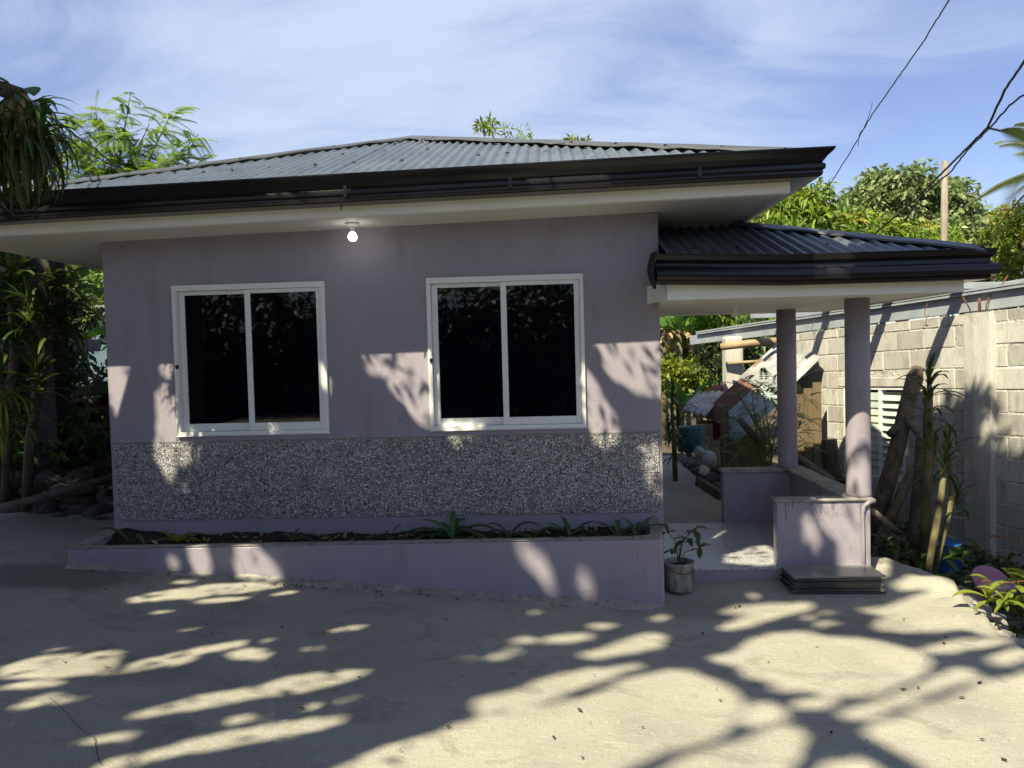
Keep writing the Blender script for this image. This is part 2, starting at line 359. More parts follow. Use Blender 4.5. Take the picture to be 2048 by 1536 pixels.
def concrete():
    m, n, l, p = newmat('driveway_concrete')
    t = n.new('ShaderNodeTexCoord'); vec = t.outputs['Object']
    def noise(scale, detail=6, stretch=None, dist=0):
        v = vec
        if stretch:
            mp_ = n.new('ShaderNodeMapping'); mp_.inputs['Scale'].default_value = stretch; l.new(vec, mp_.inputs[0]); v = mp_.outputs[0]
        a = n.new('ShaderNodeTexNoise'); a.inputs['Scale'].default_value = scale; a.inputs['Detail'].default_value = detail; a.inputs['Roughness'].default_value = .6; a.inputs['Distortion'].default_value = dist
        l.new(v, a.inputs['Vector']); return a.outputs[0]
    r_ = n.new('ShaderNodeValToRGB'); r_.color_ramp.elements[0].position = .32; r_.color_ramp.elements[1].position = .68
    r_.color_ramp.elements[0].color = (.285,.28,.25,1); r_.color_ramp.elements[1].color = (.37,.363,.32,1); l.new(noise(1.1), r_.inputs[0])
    col = r_.outputs[0]
    for src, lo, hi, c, amt in ((noise(5, 9, (.45, 1.5, 1), .5), .50, .74, (.235,.232,.21), .42), (noise(.8, 5), .54, .70, (.20,.20,.182), .6), (noise(2.3, 7, (1, 1.3, 1), 1.2), .57, .66, (.17,.165,.145), .45),
                                (noise(150, 2), .58, .68, (.13,.125,.105), .8), (noise(46, 4), .58, .72, (.45,.435,.385), .6), (noise(16, 6, (.5, 1.6, 1)), .60, .72, (.42,.405,.35), .5), (noise(420, 2), .56, .70, (.16,.155,.135), .6)):
        mr = n.new('ShaderNodeMapRange'); mr.inputs[1].default_value = lo; mr.inputs[2].default_value = hi; mr.inputs[4].default_value = amt; l.new(src, mr.inputs[0])
        mm = n.new('ShaderNodeMix'); mm.data_type = 'RGBA'; l.new(mr.outputs[0], mm.inputs[0]); l.new(col, mm.inputs[6]); mm.inputs[7].default_value = (*c, 1); col = mm.outputs[2]
    for cx, cy, rad, seed_ in ((-3.35, 5.05, .42, 1.6), (-2.2, 3.75, .30, 2.4), (.9, 5.3, .35, 2.0), (1.9, 4.9, .28, 2.2)):        # old damp stains
        sb = n.new('ShaderNodeVectorMath'); sb.operation = 'SUBTRACT'; sb.inputs[1].default_value = (cx, cy, 0); l.new(vec, sb.inputs[0])
        sc_ = n.new('ShaderNodeVectorMath'); sc_.operation = 'MULTIPLY'; sc_.inputs[1].default_value = (.7, 1.5, 0); l.new(sb.outputs[0], sc_.inputs[0])
        ln = n.new('ShaderNodeVectorMath'); ln.operation = 'LENGTH'; l.new(sc_.outputs[0], ln.inputs[0])
        ad = n.new('ShaderNodeMath'); ad.operation = 'MULTIPLY_ADD'; ad.inputs[1].default_value = .55; l.new(noise(seed_*2.2, 5), ad.inputs[0]); l.new(ln.outputs['Value'], ad.inputs[2])
        mr = n.new('ShaderNodeMapRange'); mr.inputs[1].default_value = rad+.36; mr.inputs[2].default_value = rad+.14; mr.inputs[4].default_value = .62 if rad > .4 else .3; l.new(ad.outputs[0], mr.inputs[0])
        mm = n.new('ShaderNodeMix'); mm.data_type = 'RGBA'; l.new(mr.outputs[0], mm.inputs[0]); l.new(col, mm.inputs[6]); mm.inputs[7].default_value = (.10, .10, .088, 1); col = mm.outputs[2]
    l.new(col, p.inputs['Base Color']); p.inputs['Roughness'].default_value = .88; p.inputs['Specular IOR Level'].default_value = .2
    b1 = n.new('ShaderNodeBump'); b1.inputs['Strength'].default_value = .3; b1.inputs['Distance'].default_value = .016; l.new(noise(26, 8, (.7, 1.5, 1), .4), b1.inputs['Height'])
    b2 = n.new('ShaderNodeBump'); b2.inputs['Strength'].default_value = .5; b2.inputs['Distance'].default_value = .005; l.new(noise(170, 3), b2.inputs['Height']); l.new(b1.outputs[0], b2.inputs['Normal'])
    l.new(b2.outputs[0], p.inputs['Normal'])
    return m
M['concrete'] = concrete()

def weather(m):
    """rain streaks, hairline cracks and mud splashes on the painted walls"""
    n, l = m.node_tree.nodes, m.node_tree.links; p = n['Principled BSDF']; col = p.inputs['Base Color'].links[0].from_socket
    t = n.new('ShaderNodeTexCoord')
    def nz_(scale, st, detail=4):
        mp_ = n.new('ShaderNodeMapping'); mp_.inputs['Scale'].default_value = st; l.new(t.outputs['Object'], mp_.inputs[0])
        a = n.new('ShaderNodeTexNoise'); a.inputs['Scale'].default_value = scale; a.inputs['Detail'].default_value = detail; l.new(mp_.outputs[0], a.inputs['Vector']); return a
    def mixin(fac, c):
        nonlocal col
        mm = n.new('ShaderNodeMix'); mm.data_type = 'RGBA'; l.new(fac, mm.inputs[0]); l.new(col, mm.inputs[6]); mm.inputs[7].default_value = (*c, 1); col = mm.outputs[2]
    mr = n.new('ShaderNodeMapRange'); mr.inputs[1].default_value = .56; mr.inputs[2].default_value = .74; mr.inputs[4].default_value = .55; l.new(nz_(9, (1, 1, .07)).outputs[0], mr.inputs[0]); mixin(mr.outputs[0], (.235, .215, .25))
    d = nz_(2.5, (1, 1, 1), 6); va = n.new('ShaderNodeVectorMath'); va.operation = 'MULTIPLY_ADD'; va.inputs[1].default_value = (.5, .5, .5); l.new(d.outputs['Color'], va.inputs[0]); l.new(t.outputs['Object'], va.inputs[2])
    v = n.new('ShaderNodeTexVoronoi'); v.feature = 'DISTANCE_TO_EDGE'; v.inputs['Scale'].default_value = .75; l.new(va.outputs[0], v.inputs['Vector'])
    mr = n.new('ShaderNodeMapRange'); mr.inputs[1].default_value = .0028; mr.inputs[2].default_value = .0008; mr.inputs[4].default_value = .4; l.new(v.outputs['Distance'], mr.inputs[0]); mixin(mr.outputs[0], (.14, .13, .15))
    mr = n.new('ShaderNodeMapRange'); mr.inputs[1].default_value = .60; mr.inputs[2].default_value = .72; mr.inputs[4].default_value = .5; l.new(nz_(55, (1, 1, 1), 3).outputs[0], mr.inputs[0]); mixin(mr.outputs[0], (.27, .25, .27))
    l.new(col, p.inputs['Base Color'])
weather(M['mauve'])
def dripwall():
    m = M['mauve'].copy(); m.name = 'mauve_paint_with_drips'; n, l = m.node_tree.nodes, m.node_tree.links; p = n['Principled BSDF']
    src = p.inputs['Base Color'].links[0].from_socket; t = n.new('ShaderNodeTexCoord'); mp_ = n.new('ShaderNodeMapping'); mp_.inputs['Scale'].default_value = (1, 1, .035); l.new(t.outputs['Object'], mp_.inputs[0])
    a = n.new('ShaderNodeTexNoise'); a.inputs['Scale'].default_value = 62; a.inputs['Detail'].default_value = 2; l.new(mp_.outputs[0], a.inputs['Vector'])
    sp = n.new('ShaderNodeSeparateXYZ'); l.new(t.outputs['Object'], sp.inputs[0])
    zr_ = n.new('ShaderNodeMapRange'); zr_.inputs[1].default_value = .67; zr_.inputs[2].default_value = .50; zr_.inputs[3].default_value = .50; zr_.inputs[4].default_value = .74; l.new(sp.outputs[2], zr_.inputs[0])
    gt = n.new('ShaderNodeMath'); gt.operation = 'GREATER_THAN'; l.new(a.outputs[0], gt.inputs[0]); l.new(zr_.outputs[0], gt.inputs[1])
    ml = n.new('ShaderNodeMath'); ml.operation = 'MULTIPLY'; ml.inputs[1].default_value = .6; l.new(gt.outputs[0], ml.inputs[0])
    mm = n.new('ShaderNodeMix'); mm.data_type = 'RGBA'; l.new(ml.outputs[0], mm.inputs[0]); l.new(src, mm.inputs[6]); mm.inputs[7].default_value = (.12,.105,.125,1); l.new(mm.outputs[2], p.inputs['Base Color'])
    return m
M['mauve_drip'] = dripwall()
# ------------------------------------------------------------------ ground
def sstep(a, b, x):
    t = min(1, max(0, (x-a)/(b-a))); return t*t*(3-2*t)
def g(x, y):
    return .115-.087*min(max(x, -4.6), .9)+.055*sstep(5.2, 5.8, y)*sstep(-.2, .8, x)
def nz(x, y, s, seed=0.0):
    return mnoise.noise(Vector((x*s, y*s, seed)))
EDGE = [(-20, 2.75), (3.2, 2.62), (4.2, 2.63), (4.5, 2.66), (5.1, 2.76), (5.65, 2.86), (6.05, 2.74), (6.3, 2.55), (7.4, 2.5)]
def xe(y):
    for (a, xa), (b, xb) in zip(EDGE, EDGE[1:]):
        if y <= b:
            return xa+(xb-xa)*(y-a)/(b-a)
    return EDGE[-1][1]

def terrain_z(x, y):
    z = g(min(x, 2.7), y)-.16
    if x > 2.3: z -= .16*sstep(2.3, 2.9, x)
    z += .45*sstep(-3.55, -4.6, x)*sstep(6.3, 7.6, y)
    if y > 7.5 and x > -3.4: z += .10
    d = max(abs(x), abs(y))
    k = sstep(14, 30, d)
    z = z*(1-k)+0.0*k
    return z+.05*nz(x, y, .9, 3)+.03*nz(x, y, 2.6, 9)

def grid_obj(name, xs, ys, zf, m, kind='structure', keep=None, smooth=True):
    vs = [(x, y, zf(x, y)) for y in ys for x in xs]; nx = len(xs); fs = []
    for j in range(len(ys)-1):
        for i in range(nx-1):
            if keep and not keep((xs[i]+xs[i+1])/2, (ys[j]+ys[j+1])/2): continue
            fs.append((j*nx+i, j*nx+i+1, (j+1)*nx+i+1, (j+1)*nx+i))
    b = MB(); b.add(vs, fs); return b.obj(name, m, None, smooth, kind=kind)

def spaced(a, b, n): return [a+(b-a)*i/n for i in range(n+1)]
far = [-900, -300, -120, -60, -34, -22]
tx = far+spaced(-14, 12, 104)+[18, 30, 60, 120, 300, 900]
ty = far+spaced(-13, 18, 112)+[24, 36, 60, 120, 300, 900]
grid_obj('dirt_ground', tx, ty, terrain_z, M['dirt'])

# driveway slab: dense near the camera, ragged right edge with a broken drop
b = MB(); ys = spaced(-9, 2.4, 30)+spaced(2.5, 7.15, 78); us = spaced(0, 1, 84); rows = []
for y in ys:
    x1 = xe(y)+.045*nz(0, y, 3.1, 5)+.03*nz(0, y, 9, 6)
    row = []
    for u in us:
        x = -7+(x1+7)*(1-(1-u)**1.35)
        e = sstep(.5, .0, x1-x)
        z = g(x, y)+.012*nz(x, y, .8, 1)+.004*nz(x, y, 3, 2)+e*(.035+.05*nz(x, y, 4, 8))
        row.append((x, y, z))
    x, yy, z = row[-1]
    row.append((x+.03+.03*nz(x, y, 7, 4), yy, z-.05)); row.append((x+.01+.05*nz(x, y, 5, 14), yy, z-.14)); row.append((x+.06, yy, z-.34))
    rows.append(row)
nx = len(rows[0])
b.add([p for r_ in rows for p in r_], [(j*nx+i, j*nx+i+1, (j+1)*nx+i+1, (j+1)*nx+i) for j in range(len(rows)-1) for i in range(nx-1)])
b.obj('driveway', M['concrete'], None, True, kind='structure')

# thin crack running through the concrete, near left
b = MB()
cp = [(100, 1408), (125, 1425), (146, 1445), (165, 1462), (188, 1472), (192, 1490), (195, 1505), (200, 1520)]
pts = []
for px, py in cp:
    p = atz(px, py, .30); pts.append(Vector((p.x, p.y, g(p.x, p.y)+.013)))
for a, c in zip(pts, pts[1:]):
    for k in range(3):
        q0 = a.lerp(c, k/3); q1 = a.lerp(c, (k+1)/3)
        q0.z = g(q0.x, q0.y)+.016; q1.z = g(q1.x, q1.y)+.016
        w = .002
        b.add([(q0.x-w, q0.y, q0.z), (q0.x+w, q0.y, q0.z), (q1.x+w, q1.y, q1.z), (q1.x-w, q1.y, q1.z)], [(0, 1, 2, 3)])
b.obj('ground_crack', M['litter'], None, kind='structure')

# path behind the porch
MB().box((.87, 7.35, -.1), (1.93, 12.3, .165)).obj('back_path', M['concrete'], None, bevel=.01, kind='structure')

# ------------------------------------------------------------------ the house
YW = 5.864
HX0, HX1, HY1 = -3.385, .857, 10.9
house = empty('house', (-1.26, 9.4, 0), 'single storey mauve house with black hipped roof and open corner porch', 'house')
def wtop(x): return 2.80+.045*(x-HX0)/(HX1-HX0)
WIN = [(-2.836, -1.677, 1.271, 2.401), (-.877, .2805, 1.271, 2.401)]
xs = [HX0, WIN[0][0], WIN[0][1], WIN[1][0], WIN[1][1], HX1]; zs = [-.15, 1.271, 2.401, 9]
b = MB()
def zz(x, z): return wtop(x) if z > 5 else z
for i in range(5):
    for j in range(3):
        if i in (1, 3) and j == 1: continue
        x0, x1 = xs[i], xs[i+1]
        b.add([(x0, YW, zz(x0, zs[j])), (x1, YW, zz(x1, zs[j])), (x1, YW, zz(x1, zs[j+1])), (x0, YW, zz(x0, zs[j+1]))], [(0, 1, 2, 3)])
for x0, x1, z0, z1 in WIN:
    d = YW+.14
    b.add([(x0,YW,z0),(x1,YW,z0),(x1,YW,z1),(x0,YW,z1),(x0,d,z0),(x1,d,z0),(x1,d,z1),(x0,d,z1)], [(0,4,5,1),(1,5,6,2),(2,6,7,3),(3,7,4,0)])
for (xa, ya, xb, yb) in ((HX1, YW, HX1, HY1), (HX1, HY1, HX0, HY1), (HX0, HY1, HX0, YW)):
    b.add([(xa, ya, -.15), (xb, yb, -.15), (xb, yb, wtop(xb)), (xa, ya, wtop(xa))], [(0, 1, 2, 3)])
b.obj('wall', M['mauve'], house)

# pebble tiles, two rows, set 11 mm proud with 2.5 mm joints
tw, th = 4.183/14, .30
tm = MB().box((.00125, -.011, .00125), (tw-.00125, 0, th-.00125)).mesh('tile', M['pebble'])
for j in range(2):
    for i in range(14):
        o = inst('tile', tm, house, (-3.35+i*tw, YW-.0005-random.random()*.0012, .607+j*th))
b = MB(); b.box((-3.355, YW-.008, 1.2075), (.838, YW-.0006, 1.2155)); b.obj('tile_trim', M['tile_top'], house)

# windows: outer frame, two sliding sashes, two dark panes, a latch
for wi, (x0, x1, z0, z1) in enumerate(WIN):
    f = MB(); fw = .031; yo = YW-.022; yi = YW+.07
    f.box((x0-.012, yo, z1-fw), (x1+.012, yi, z1+.012)); f.box((x0-.012, yo, z0-.012), (x1+.012, yi, z0+fw*.55))
    f.box((x0-.012, yo+.001, z0+fw*.55), (x0+fw-.012, yi-.001, z1-fw)); f.box((x1-fw+.012, yo+.001, z0+fw*.55), (x1+.012, yi-.001, z1-fw))
    f.box((x0-.016, yo-.008, z0-.018), (x1+.02, yo+.02, z0-.0125))
    win = f.obj('window', M['white_alu'], house, bevel=.003)
    xm = (x0+x1)/2-.012
    for k, (a, c, y) in enumerate(((x0+fw-.010, xm+.028, YW+.026), (xm-.02, x1-fw+.010, YW-.004))):
        s_ = MB(); st = .044; rb = .058; rt = .03
        zb, zt = z0+fw*.55+.001, z1-fw-.001
        s_.box((a, y, zb), (a+st, y+.026, zt)); s_.box((c-st+.006, y, zb), (c, y+.026, zt))
        s_.box((a+st, y+.001, zb), (c-st+.006, y+.025, zb+rb)); s_.box((a+st, y+.001, zt-rt), (c-st+.006, y+.025, zt))
        s_.obj('sash', M['white_alu'], win, bevel=.002)
        MB().box((a+st-.004, y+.010, zb+rb-.004), (c-st+.010, y+.016, zt-rt+.004)).obj('glass_pane', M['glass_dark'], win)
    zl = z0+.52
    MB().lathe([(.006, 0), (.013, .004), (.013, .028), (.006, .032)], (x0+.012, yo-.004, zl-.016), 10).obj('latch', M['black_latch'], win)
    MB().box((x0-.01, YW+.072, z0-.01), (x1+.01, YW+.076, z1+.01)).obj('dark_backing', M['glass_dark'], win)  # black sheet standing in for the unlit room behind the panes

# roof geometry -------------------------------------------------
EX0, EX1, EY0, EY1 = -4.62, 1.83, 5.16, 11.63       # roof sheet edges
def tilt(x): return -.022*(1.86-x)
APX, SL = (EX0+EX1)/2, .362
HALF = (EX1-EX0)/2
def corr_face(parent, o, ex, ey, length, lim, slope, z0, tf, sheet=.76, period=.086, amp=.013, name='roof_sheet', mat=None, samples=8):
    """corrugated sheets on one roof face: ex along the eave, ey up the slope (plan), lim(t) = slope run at t"""
    ns = int(math.ceil(length/sheet-1e-6)); i = 0
    for s_ in range(ns):
        t0, t1 = s_*sheet, min(length, (s_+1)*sheet+.02); b = MB(); n = max(2, int((t1-t0)/period*samples)); lift = .003*(s_ % 2)
        jit = random.uniform(-.01, .01)
        vs = []
        for k in range(n+1):
            t = t0+(t1-t0)*k/n; top = max(.012, lim(t)+random.uniform(-.006, .006)); h = amp*math.sin(2*math.pi*t/period)+lift
            for run in (jit*.5, top*.5, top):
                x = o[0]+ex[0]*t+ey[0]*run; y = o[1]+ex[1]*t+ey[1]*run
                vs.append((x, y, z0+slope*run+tf(x)+h))
        fs = []
        for k in range(n):
            for r_ in range(2): fs.append((k*3+r_, (k+1)*3+r_, (k+1)*3+r_+1, k*3+r_+1))
        b.add(vs, fs); b.obj(name, mat or M['roof'], parent, True)

roof = MB().box((APX-.05, EY0+1.7, 3.35), (APX+.05, EY1-1.7, 3.45)).obj('roof', M['gutter'], house)   # ridge purlin under the sheets
ZE = 3.055
gap = .075
corr_face(roof, (EX0, EY0), (1, 0), (0, 1), 2*HALF, lambda t: min(t, 2*HALF-t)-gap, SL, ZE, tilt)
corr_face(roof, (EX1, EY0), (0, 1), (-1, 0), EY1-EY0, lambda t: min(t, EY1-EY0-t, HALF)-gap, SL, ZE, tilt, samples=6)
corr_face(roof, (EX0, EY1), (0, -1), (1, 0), EY1-EY0, lambda t: min(t, EY1-EY0-t, HALF)-gap, SL, ZE, tilt, samples=6)
corr_face(roof, (EX1, EY1), (-1, 0), (0, -1), 2*HALF, lambda t: min(t, 2*HALF-t)-gap, SL, ZE, tilt, samples=6)

def cap(parent, a, c, wa, wb, drop, tf, name='ridge_cap', nseg=14, lift=.035):
    """folded metal strip along a hip or ridge from a to c; wa, wb: plan directions of its two wings"""
    a, c = Vector(a), Vector(c); b = MB(); rows = []
    for k in range(nseg+1):
        p = a.lerp(c, k/nseg); j = .006*nz(p.x*3, p.y*3, 1, 2)
        z = p.z+tf(p.x)+lift+j
        wv = [random.uniform(-.008, .008) for _ in range(2)]
        rows.append([(p.x+wa[0]*.16, p.y+wa[1]*.16, z-drop[0]*.16-.012+wv[0]), (p.x+wa[0]*.15, p.y+wa[1]*.15, z-drop[0]*.15+wv[0]), (p.x+wa[0]*.02, p.y+wa[1]*.02, z),
                     (p.x+wb[0]*.02, p.y+wb[1]*.02, z), (p.x+wb[0]*.15, p.y+wb[1]*.15, z-drop[1]*.15+wv[1]), (p.x+wb[0]*.16, p.y+wb[1]*.16, z-drop[1]*.16-.012+wv[1])])
    vs = [p for r_ in rows for p in r_]; n = 6
    b.add(vs, [(j*n+i, (j+1)*n+i, (j+1)*n+i+1, j*n+i+1) for j in range(nseg) for i in range(n-1)])
    o = b.obj(name, M['ridge'], parent)
    s_ = o.modifiers.new('solid', 'SOLIDIFY'); s_.thickness = .004
    return o
ap = Vector((APX, EY0+HALF, ZE+SL*HALF))
FL, FR = Vector((EX0, EY0, ZE)), Vector((EX1, EY0, ZE))
for c_, wa, wb in ((FL, (0, -1), (-1, 0)), (FR, (0, -1), (1, 0))):
    for k, (t0, t1) in enumerate(((0.045, .52), (.505, 1.0))):
        cap(roof, c_.lerp(ap, t0), c_.lerp(ap, t1), wa, wb, (SL, SL), tilt, lift=.035+.004*k)
ap2 = Vector((APX, EY1-HALF, ap.z))
for c_, wa, wb in ((Vector((EX0, EY1, ZE)), (0, 1), (-1, 0)), (Vector((EX1, EY1, ZE)), (0, 1), (1, 0))):
    cap(roof, c_, ap2, wa, wb, (SL, SL), tilt)
# roofing nails on the front face
b = MB()
for run in (.35, 1.15, 1.95, 2.75):
    t = run+.16
    while t < 2*HALF-run-.1:
        x, y = EX0+t, EY0+run+random.uniform(-.02, .02); z = ZE+SL*run+tilt(x)+.0095
        b.lathe([(.016, 0), (.014, .006), (.004, .012)], (x, y, z), 6); t += .078*random.choice((3, 4, 4, 5))
for c_, s_ in ((FL, 1), (FR, -1)):
    for k in range(9):
        p = c_.lerp(ap, (k+.6)/9.5); b.lathe([(.016, 0), (.013, .007), (.004, .012)], (p.x+.01*s_, p.y-.09, p.z+tilt(p.x)+.006), 6)
b.obj('roofing_nails', M['nail'], roof, kind='stuff')

def sweep(prof, path, tf):
    """profile (out, z) swept along a plan path given as [(x, y, outx, outy)] with mitred corners"""
    b = MB(); n = len(prof); vs = []
    for x, y, ox, oy in path:
        for d, z in prof: vs.append((x+ox*d, y+oy*d, z+tf(x)))
    fs = [(j*n+i, j*n+i+1, (j+1)*n+i+1, (j+1)*n+i) for j in range(len(path)-1) for i in range(n-1)]
    b.add(vs, fs); return b
FX0, FX1, FY = -4.25, 1.659, 5.32                    # fascia corner lines
def tiltF(x): return -.02*(1.66-x)
PG = [(0, 2.925), (.145, 2.922), (.155, 2.928), (.162, 2.945), (.160, 2.962), (.172, 2.968), (.176, 2.985), (.172, 3.002), (.158, 3.010), (.160, 3.024), (.172, 3.032), (.182, 3.046), (.212, 3.072), (.222, 3.088), (.222, 3.097), (.216, 3.098), (.206, 3.078), (.15, 3.0), (.0, 2.99)]
FYB = 11.45
gp = [(FX0, FYB, -1, 0), (FX0, FY, -1, -1)]+[(FX0+(FX1-FX0)*k/12, FY, 0, -1) for k in range(1, 12)]+[(FX1, FY, 1, -1), (FX1, FYB, 1, 0)]
gut = sweep(PG, gp, tiltF).obj('gutter', M['gutter'], house, True)
gut.modifiers.new('es', 'EDGE_SPLIT').split_angle = R(32)
for px in (1020, 1400, 690):                         # joint straps on the gutter
    p = at(px, 360, 5.145); MB().box((p.x-.012, FY-.1795, 2.95+tiltF(p.x)), (p.x+.012, FY-.173, 3.03+tiltF(p.x))).obj('gutter_strap', M['gutter'], house)
b = MB(); p = at(682, 405, 5.17)
b.tube([(p.x, p.y, 2.93+tiltF(p.x)), (p.x+.004, p.y, 2.905+tiltF(p.x)), (p.x-.002, p.y, 2.875+tiltF(p.x))], [.01, .008, .003], 6); b.obj('drip_spout', M['gutter'], house)
# fascia boards and soffit
def tiltS(x): return -.0135*(1.66-x)
def board(path, z0, z1, tf, th=.02):
    return sweep([(0, z0), (0, z1), (-th, z1), (-th, z0), (0, z0)], path, tf)
fp = [(FX0, FYB, -1, 0), (FX0, FY, -1, -1)]+[(FX0+(FX1-FX0)*k/8, FY, 0, -1) for k in range(1, 8)]+[(FX1, FY, 1, -1), (FX1, FYB, 1, 0)]
board(fp, 2.853, 2.99, tiltF).obj('fascia', M['trim_white'], house)
b = MB()
def sof(x): return 2.862+tiltF(x)
n = 10
vs = []
for k in range(n+1):
    x = FX0+.02+(FX1-FX0-.04)*k/n; vs += [(x, FY+.02, sof(x)), (x, YW+.01, sof(x)+.004)]
b.add(vs, [(2*k, 2*k+2, 2*k+3, 2*k+1) for k in range(n)])
for xa, xb in ((FX0+.02, HX0-.0), (HX1, FX1-.02)):
    b.add([(xa, YW+.01, sof(xa)+.004), (xb, YW+.01, sof(xb)+.004), (xb, FYB, sof(xb)), (xa, FYB, sof(xa))], [(0, 1, 2, 3)])
b.obj('soffit', M['soffit'], house)
b = MB()
vs = []
for k in range(n+1):
    x = FX0+.02+(FX1-FX0-.04)*k/n; vs += [(x, FY+.021, sof(x)-.012), (x, FY+.05, sof(x)-.012), (x, FY+.05, sof(x)), (x, FY+.021, sof(x))]
b.add(vs, [(4*k+i, 4*k+4+i, 4*k+4+(i+1) % 4, 4*k+(i+1) % 4) for k in range(n) for i in range(4)])
b.obj('soffit_moulding', M['trim_white'], house)

# ------------------------------------------------------------------ porch (part of the house)
MB().box((.8575, 5.80, -.15), (2.36, 7.342, .175)).obj('porch_base', M['mauve_col'], house, bevel=.006)
ft = .60; tmf = {}
for j in range(3):
    for i in range(3):
        x0 = .862+i*ft; y0 = 5.792+j*ft; x1 = min(x0+ft, 2.358); y1 = min(y0+ft, 7.345)
        if x1-x0 < .03 or y1-y0 < .03: continue
        MB().box((x0+.0015, y0+.0015, .1755), (x1-.0015, y1-.0015, .187)).obj('floor_tile', M['floor_tile'], house)
# low walls with copings
pw = MB(); pw.box((1.692, 5.832, -.1), (2.378, 5.935, .668)); pw.obj('porch_wall', M['mauve_drip'], house, bevel=.008)
c_ = MB(); c_.box((1.675, 5.815, .6685), (2.40, 5.95, .690)); pc = c_.obj('coping', M['cement_top'], house, bevel=.009)
pw = MB(); pw.box((2.262, 5.9355, .1), (2.372, 7.4495, .665)); pw.obj('porch_wall', M['mauve'], house, bevel=.005)
MB().box((2.20, 5.951, .6655), (2.40, 7.46, .694)).obj('coping', M['cement_top'], house, bevel=.006)
pw = MB(); pw.box((1.637, 7.345, .1), (2.2615, 7.45, .655)); pw.obj('porch_wall', M['mauve'], house, bevel=.005)
MB().box((1.62, 7.325, .6555), (2.1995, 7.466, .692)).obj('coping', M['cement_top'], house, bevel=.006)
MB().box((1.935, 5.812, .688), (1.975, 5.85, .697)).obj('tile_chip', M['white_pl'], house)
# drip pipe cast on the right end of the front low wall
MB().tube([(2.41, 5.835, .668), (2.36, 5.822, .660), (2.325, 5.818, .63), (2.315, 5.816, .58), (2.318, 5.816, .35), (2.318, 5.816, .05)], [.016, .02, .014, .011, .011, .011], 8).obj('drain_pipe', M['mauve_col'], house, True)
# columns
for (x, y, z0) in ((2.332, 5.935, .688), (2.256, 7.405, .691)):
    MB().lathe([(.094, z0), (.089, z0+.02), (.0885, 1.4), (.088, 2.185)], (x, y, 0), 28).obj('column', M['mauve_col'], house, True)
# porch ceiling, fascia, gutter, roof
PX1, PYF, PYB = 2.805, 5.35, 7.86
flat = lambda x: 0
MB().box((HX1+.001, PYF+.021, 2.172), (PX1-.021, PYB-.021, 2.186)).obj('porch_ceiling', M['soffit'], house)
pp = [(HX1-.02, PYF, 0, -1), (PX1, PYF, 1, -1), (PX1, PYB, 1, 1), (HX1, PYB, 0, 1)]
board(pp, 2.162, 2.30, flat).obj('porch_fascia', M['trim_white'], house)
b = MB(); b.add([(HX1-.021, PYF-.001, 2.162), (HX1-.021, PYF-.001, 2.30), (HX1-.09, YW-.002, 2.30), (HX1-.09, YW-.002, 2.17), (HX1-.001, YW-.002, 2.17), (HX1-.001, YW-.002, 2.30)], [(0, 1, 2, 3)])
b.obj('porch_fascia_end', M['trim_white'], house).modifiers.new('s', 'SOLIDIFY').thickness = .012
PP = [(0, 2.235), (.10, 2.232), (.112, 2.238), (.116, 2.252), (.15, 2.262), (.156, 2.285), (.156, 2.312), (.146, 2.33), (.118, 2.342), (.112, 2.356), (.114, 2.372), (.134, 2.39), (.138, 2.412), (.142, 2.424), (.142, 2.431), (.136, 2.432), (.128, 2.41), (.10, 2.36), (0, 2.33)]
gp = [(HX1-.11, PYF, 0, -1)]+[(HX1+(PX1-HX1)*k/5, PYF, 0, -1) for k in range(0, 5)]+[(PX1, PYF, 1, -1), (PX1, PYB, 1, 1), (HX1, PYB, 0, 1)]
def ptilt(x): return .03*max(0, (1.6-x)/.8)
pg = sweep(PP, gp, ptilt).obj('porch_gutter', M['gutter'], house, True); pg.modifiers.new('es', 'EDGE_SPLIT').split_angle = R(32)
e_ = MB(); e_.add([(HX1-.111, PYF-d, z+ptilt(HX1)) for d, z in PP], [tuple(range(len(PP)))]); e_.obj('gutter_end', M['gutter'], house)
# lumpy sealant where the porch gutter meets the house corner
b = MB(); m_ = 12; vs = []
for k in range(m_+1):
    y = 5.19+(5.868-5.19)*k/m_; zl = 2.235+.10*sstep(5.3, 5.55, y); zh = 2.475-.02*sstep(5.3, 5.8, y)
    for j in range(7):
        z = zl+(zh-zl)*j/6; vs.append((HX1-.110+.10*sstep(5.45, 5.80, y)+.010*nz(y*7, z*7, 1, 4)-.02*math.sin(math.pi*j/6), y, z+.015*nz(y*9, z, 1, 6)))
b.add(vs, [(k*7+j, (k+1)*7+j, (k+1)*7+j+1, k*7+j+1) for k in range(m_) for j in range(6)])
o = b.obj('sealant', M['seal'], house, True); o.modifiers.new('s', 'SOLIDIFY').thickness = .012
qx0, qx1, qy0, qy1 = HX1+.005, 2.93, 5.24, 7.97
ph = (qy1-qy0)/2; PS = .325; PZ = 2.412
proof = MB().box((HX1+.01, qy0+ph-.03, 2.70), (qx1-ph-.1, qy0+ph+.03, 2.75)).obj('porch_roof', M['gutter'], house)
corr_face(proof, (qx0, qy0), (1, 0), (0, 1), qx1-qx0, lambda t: min(ph, qx1-qx0-t)-.05, PS, PZ, flat, samples=10)
corr_face(proof, (qx1, qy0), (0, 1), (-1, 0), 2*ph, lambda t: min(t, 2*ph-t)-.05, PS, PZ, flat)
corr_face(proof, (qx1, qy1), (-1, 0), (0, -1), qx1-qx0, lambda t: min(ph, t)-.05, PS, PZ, flat)
pa = Vector((qx1-ph, qy0+ph, PZ+PS*ph))
cap(proof, (qx1-.08, qy0+.08, PZ+.026), pa, (0, -1), (1, 0), (PS, PS), flat, lift=.03)
cap(proof, (qx1-.08, qy1-.08, PZ+.026), pa, (0, 1), (1, 0), (PS, PS), flat, lift=.03)
b = MB()
